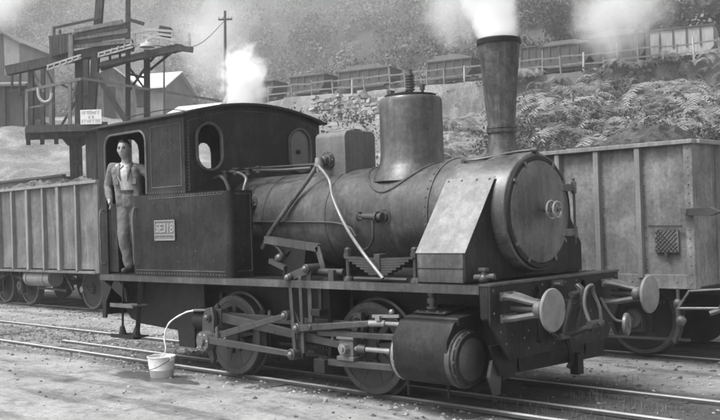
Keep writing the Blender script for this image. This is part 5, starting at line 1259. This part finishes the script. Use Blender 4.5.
# bracken bank on the right
def bracken(n, sampler, name, label, per=8):
    Vs = []; Fs = []; Ms = []
    for i in range(n):
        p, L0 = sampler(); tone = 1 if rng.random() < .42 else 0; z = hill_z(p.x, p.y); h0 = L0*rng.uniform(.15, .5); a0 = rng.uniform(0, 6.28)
        for j in range(per):
            a = a0+6.283*j/per+rng.uniform(-.35, .35); dirv = FH*math.cos(a)+RH*math.sin(a); L = L0*rng.uniform(.75, 1.2); up0 = rng.uniform(.25, .9); side = dirv.cross(UP)
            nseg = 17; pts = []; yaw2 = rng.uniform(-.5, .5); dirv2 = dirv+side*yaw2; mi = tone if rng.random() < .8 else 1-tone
            for k in range(nseg+1):
                t_ = k/nseg; pts.append(Vector((p.x, p.y, z+h0))+dirv.lerp(dirv2, t_)*(L*t_*(1-.15*t_))+UP*(L*(up0*t_-(.40+up0*.85)*t_*t_)))
            for k in range(1, nseg+1):
                if rng.random() < .06: continue
                w = L*rng.uniform(.15, .23)*math.sin(math.pi*min(1, (k/nseg)*.88+.12))**.8+.02; seg = (pts[k]-pts[k-1])
                for s in (-1, 1):
                    o_ = len(Vs); c = pts[k]; tip = c+side*s*w+seg*.6-UP*w*rng.uniform(.05, .45)
                    Vs += [tuple(c-seg*.38), tuple((c-seg*.25+tip)/2-seg*.10), tuple(tip), tuple((c+seg*.25+tip)/2+seg*.22), tuple(c+seg*.15)]
                    Fs.append((o_, o_+1, o_+2, o_+3, o_+4)); Ms.append(mi)
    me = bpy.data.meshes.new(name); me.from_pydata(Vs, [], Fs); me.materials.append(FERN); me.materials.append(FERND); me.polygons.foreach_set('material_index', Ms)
    o = bpy.data.objects.new(name, me); COL.objects.link(o); tag(o, label, 'bracken', kind='stuff')
def samp_r():
    while True:
        px = rng.uniform(508, 770); D = 21+36*rng.random()**.9
        p = CAM+FH*D+RH*D*((px-360)/FPX)
        if (p-CAM).dot(BN) < 59.3 and noise.noise(Vector((p.x*.45, p.y*.45, 8))) > -.16: return p, rng.uniform(.6, 1.9)
def samp_m():
    while True:
        px = rng.uniform(436, 515); D = rng.uniform(30, 58)
        p = CAM+FH*D+RH*D*((px-360)/FPX)
        if (p-CAM).dot(BN) < 59 and noise.noise(Vector((p.x*.3, p.y*.3, 8))) > .1: return p, rng.uniform(.5, 1.0)
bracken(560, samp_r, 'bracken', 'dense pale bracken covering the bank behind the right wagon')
def samp_t():
    p = on_line(rng.uniform(512, 770), rng.uniform(57.2, 60.2), 0); return p, rng.uniform(.5, 1.3)
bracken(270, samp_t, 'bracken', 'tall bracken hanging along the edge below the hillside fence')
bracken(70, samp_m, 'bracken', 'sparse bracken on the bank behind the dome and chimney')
cs, rs = [], []
for i in range(170):
    px = rng.uniform(500, 760); D = rng.uniform(24, 56); p = CAM+FH*D+RH*D*((px-360)/FPX)
    if (p-CAM).dot(BN) > 59.5: continue
    for k in range(3):
        r = rng.uniform(.25, .7); cs.append((p.x+rng.uniform(-.6, .6), p.y+rng.uniform(-.6, .6), hill_z(p.x, p.y)+r*.6+rng.uniform(0, .5))); rs.append(r)
quads_to('undergrowth', *leaves_in(cs, rs, 170, .07), LEAF2, 'dark leafy undergrowth among the bracken on the right bank', 'undergrowth')
cs, rs = [], []
for i in range(260):
    p = on_line(rng.uniform(392, 765), rng.uniform(57.5, 60.3), 0); r = rng.uniform(.15, .5)
    if p.y > 0 and (rng.random() < .6 or (p-CAM).dot(RH) > 8): cs.append((p.x, p.y, hill_z(p.x, p.y)+r*.4)); rs.append(r)
quads_to('undergrowth', *leaves_in(cs, rs, 190, .07), LEAF2, 'scrubby weeds on the earth edge right below the hillside fence', 'undergrowth')
cs, rs = [], []
for i in range(420):
    px = rng.uniform(-60, 510); D = rng.uniform(30, 62); p = CAM+FH*D+RH*D*((px-360)/FPX)
    if (p-CAM).dot(BN) > 58 or p.y < 9 or px < 225 or noise.noise(Vector((p.x*.12, p.y*.12, 4))) < -.02: continue
    r = rng.uniform(.25, .6); cs.append((p.x, p.y, hill_z(p.x, p.y)+r*.3)); rs.append(r)
quads_to('weeds', *leaves_in(cs, rs, 130, .07), LEAF, 'low weeds on the pale bank behind the sheds', 'weeds')

# ------------------------------------------------------------------ steam, smoke, haze
def vol_mat(name, dens, nscale, spread, color=.99, axis=None, soft=1.0):
    # density falls off from the middle of the cloud and is torn by noise; axis = (r0, r1, z1, dx, dy) for a rising column
    m = bpy.data.materials.new(name); m.use_nodes = True; t = m.node_tree; n = t.nodes; L = t.links
    n.remove(n['Principled BSDF']); v = n.new('ShaderNodeVolumePrincipled'); out = n['Material Output']
    v.inputs['Color'].default_value = (color, color, color, 1); v.inputs['Anisotropy'].default_value = 0.1
    tc = n.new('ShaderNodeTexCoord')
    def mt(op, a, c=0.0):
        q = n.new('ShaderNodeMath'); q.operation = op
        for i, k in enumerate((a, c)):
            if isinstance(k, (int, float)): q.inputs[i].default_value = k
            else: L.new(k, q.inputs[i])
        return q.outputs[0]
    q = n.new('ShaderNodeTexNoise'); q.inputs['Scale'].default_value = nscale; q.inputs['Detail'].default_value = 6
    q.inputs['Roughness'].default_value = .6; q.inputs['Distortion'].default_value = .6; L.new(tc.outputs['Object'], q.inputs['Vector'])
    if axis:
        r0, r1, z1, dx, dy = axis; sx = n.new('ShaderNodeSeparateXYZ'); L.new(tc.outputs['Object'], sx.inputs[0])
        h = mt('MAXIMUM', mt('DIVIDE', sx.outputs[2], z1), 0.0)
        ex = mt('SUBTRACT', sx.outputs[0], mt('MULTIPLY', mt('POWER', h, 1.5), dx)); ey = mt('SUBTRACT', sx.outputs[1], mt('MULTIPLY', mt('POWER', h, 1.5), dy))
        rr = mt('SQRT', mt('ADD', mt('MULTIPLY', ex, ex), mt('MULTIPLY', ey, ey)))
        f = mt('SUBTRACT', 1.0, mt('DIVIDE', rr, mt('ADD', r0, mt('MULTIPLY', h, r1-r0))))
    else:
        vm = n.new('ShaderNodeVectorMath'); vm.operation = 'SUBTRACT'; vm.inputs[1].default_value = (.5, .5, .5); L.new(tc.outputs['Generated'], vm.inputs[0])
        ln = n.new('ShaderNodeVectorMath'); ln.operation = 'LENGTH'; L.new(vm.outputs[0], ln.inputs[0]); f = mt('SUBTRACT', 1.0, mt('MULTIPLY', ln.outputs['Value'], 2.0))
    d = mt('ADD', mt('MULTIPLY', f, soft), mt('MULTIPLY', mt('SUBTRACT', q.outputs['Fac'], .5), spread))
    mr = n.new('ShaderNodeMapRange'); mr.interpolation_type = 'SMOOTHSTEP'
    for i, k in enumerate((.12, .75, 0.0, dens)): mr.inputs[i+1].default_value = k
    L.new(d, mr.inputs[0]); fe = mt('MINIMUM', mt('MAXIMUM', mt('MULTIPLY', f, 4.0), 0.0), 1.0); L.new(mt('MULTIPLY', mr.outputs[0], fe), v.inputs['Density']); L.new(v.outputs[0], out.inputs['Volume'])
    return m
def cloud(name, c, sz, m, label, cat):
    mb = MB(); mb.ball((0, 0, 0), 1, 24, 16); c = Vector(c)
    mb.v = [tuple(c+RH*(x*sz[0])+FH*(y*sz[1])+UP*(z*sz[2])) for x, y, z in mb.v]
    return tag(mb.build(name, m, None, c, smooth=180), label, cat)
ctop = Vector((-.61, 0, 3.42))
mb = MB().lathe(ctop, (0, 0, 1), [(0, .16), (.12, .165), (.5, .75), (2.4, 1.2)], 24)
o = mb.build('steam_plume', vol_mat('white_steam', 22, 5.5, 1.3, .995, (.23, .58, 1.7, -.42, -.30), 1.6), None, ctop, smooth=180)
tag(o, 'thick white steam rising from the locomotive chimney', 'steam')
cloud('steam_puff', at(244, 84, 17), (.66, .5, .95), vol_mat('white_puff', 4.5, 4.2, 2.4, .995, None, 1.15), 'bright white steam puff rising behind the cab roof', 'steam')
cloud('smoke_drift', at(618, 12, 56), (5.2, 3, 3.4), vol_mat('smoke_right', .34, .42, 1.6, .97, None, .9), 'pale smoke drifting over the wagons on the hillside line', 'smoke')
cloud('smoke_drift', at(214, 36, 63), (4.6, 3, 6.0), vol_mat('smoke_pole', .20, .34, 1.5, .97, None, .9), 'pale smoke drifting past the telegraph pole', 'smoke')
cloud('smoke_drift', at(0, -4, 72), (4.5, 3, 3.0), vol_mat('smoke_corner', .45, .4, 1.3, .97, None, .9), 'white smoke in the upper left corner', 'smoke')
cloud('smoke_drift', at(455, 8, 60), (4.0, 2, 3.6), vol_mat('smoke_mid', .28, .45, 1.4, .97, None, .9), 'white smoke drifting left of the chimney over the hill', 'smoke')
cloud('smoke_drift', at(330, 20, 98), (62, 13, 19), vol_mat('added_smoke_veil', .010, .07, 1.0, .97, None, 1.3), 'broad thin smoke veil added to pale the wooded hill above the line', 'smoke')  # thin volume added to lighten and fade the hill behind the wagons

hz = MB().box(-420, 300, -60, 330, -1.2, 64)
ho = hz.build('haze', None, smooth=0) if False else None
me = bpy.data.meshes.new('haze'); me.from_pydata(hz.v, [], hz.f); ho = bpy.data.objects.new('haze', me); COL.objects.link(ho)
hm = bpy.data.materials.new('pale_haze'); hm.use_nodes = True; hn = hm.node_tree.nodes; hn.remove(hn['Principled BSDF'])
hv_ = hn.new('ShaderNodeVolumePrincipled'); hv_.inputs['Color'].default_value = (.92, .92, .92, 1); hv_.inputs['Density'].default_value = .0014; hv_.inputs['Anisotropy'].default_value = .2
hm.node_tree.links.new(hv_.outputs[0], hn['Material Output'].inputs['Volume']); me.materials.append(hm)
tag(ho, 'pale smoky haze hanging over the whole yard and hillside', 'haze', kind='stuff')
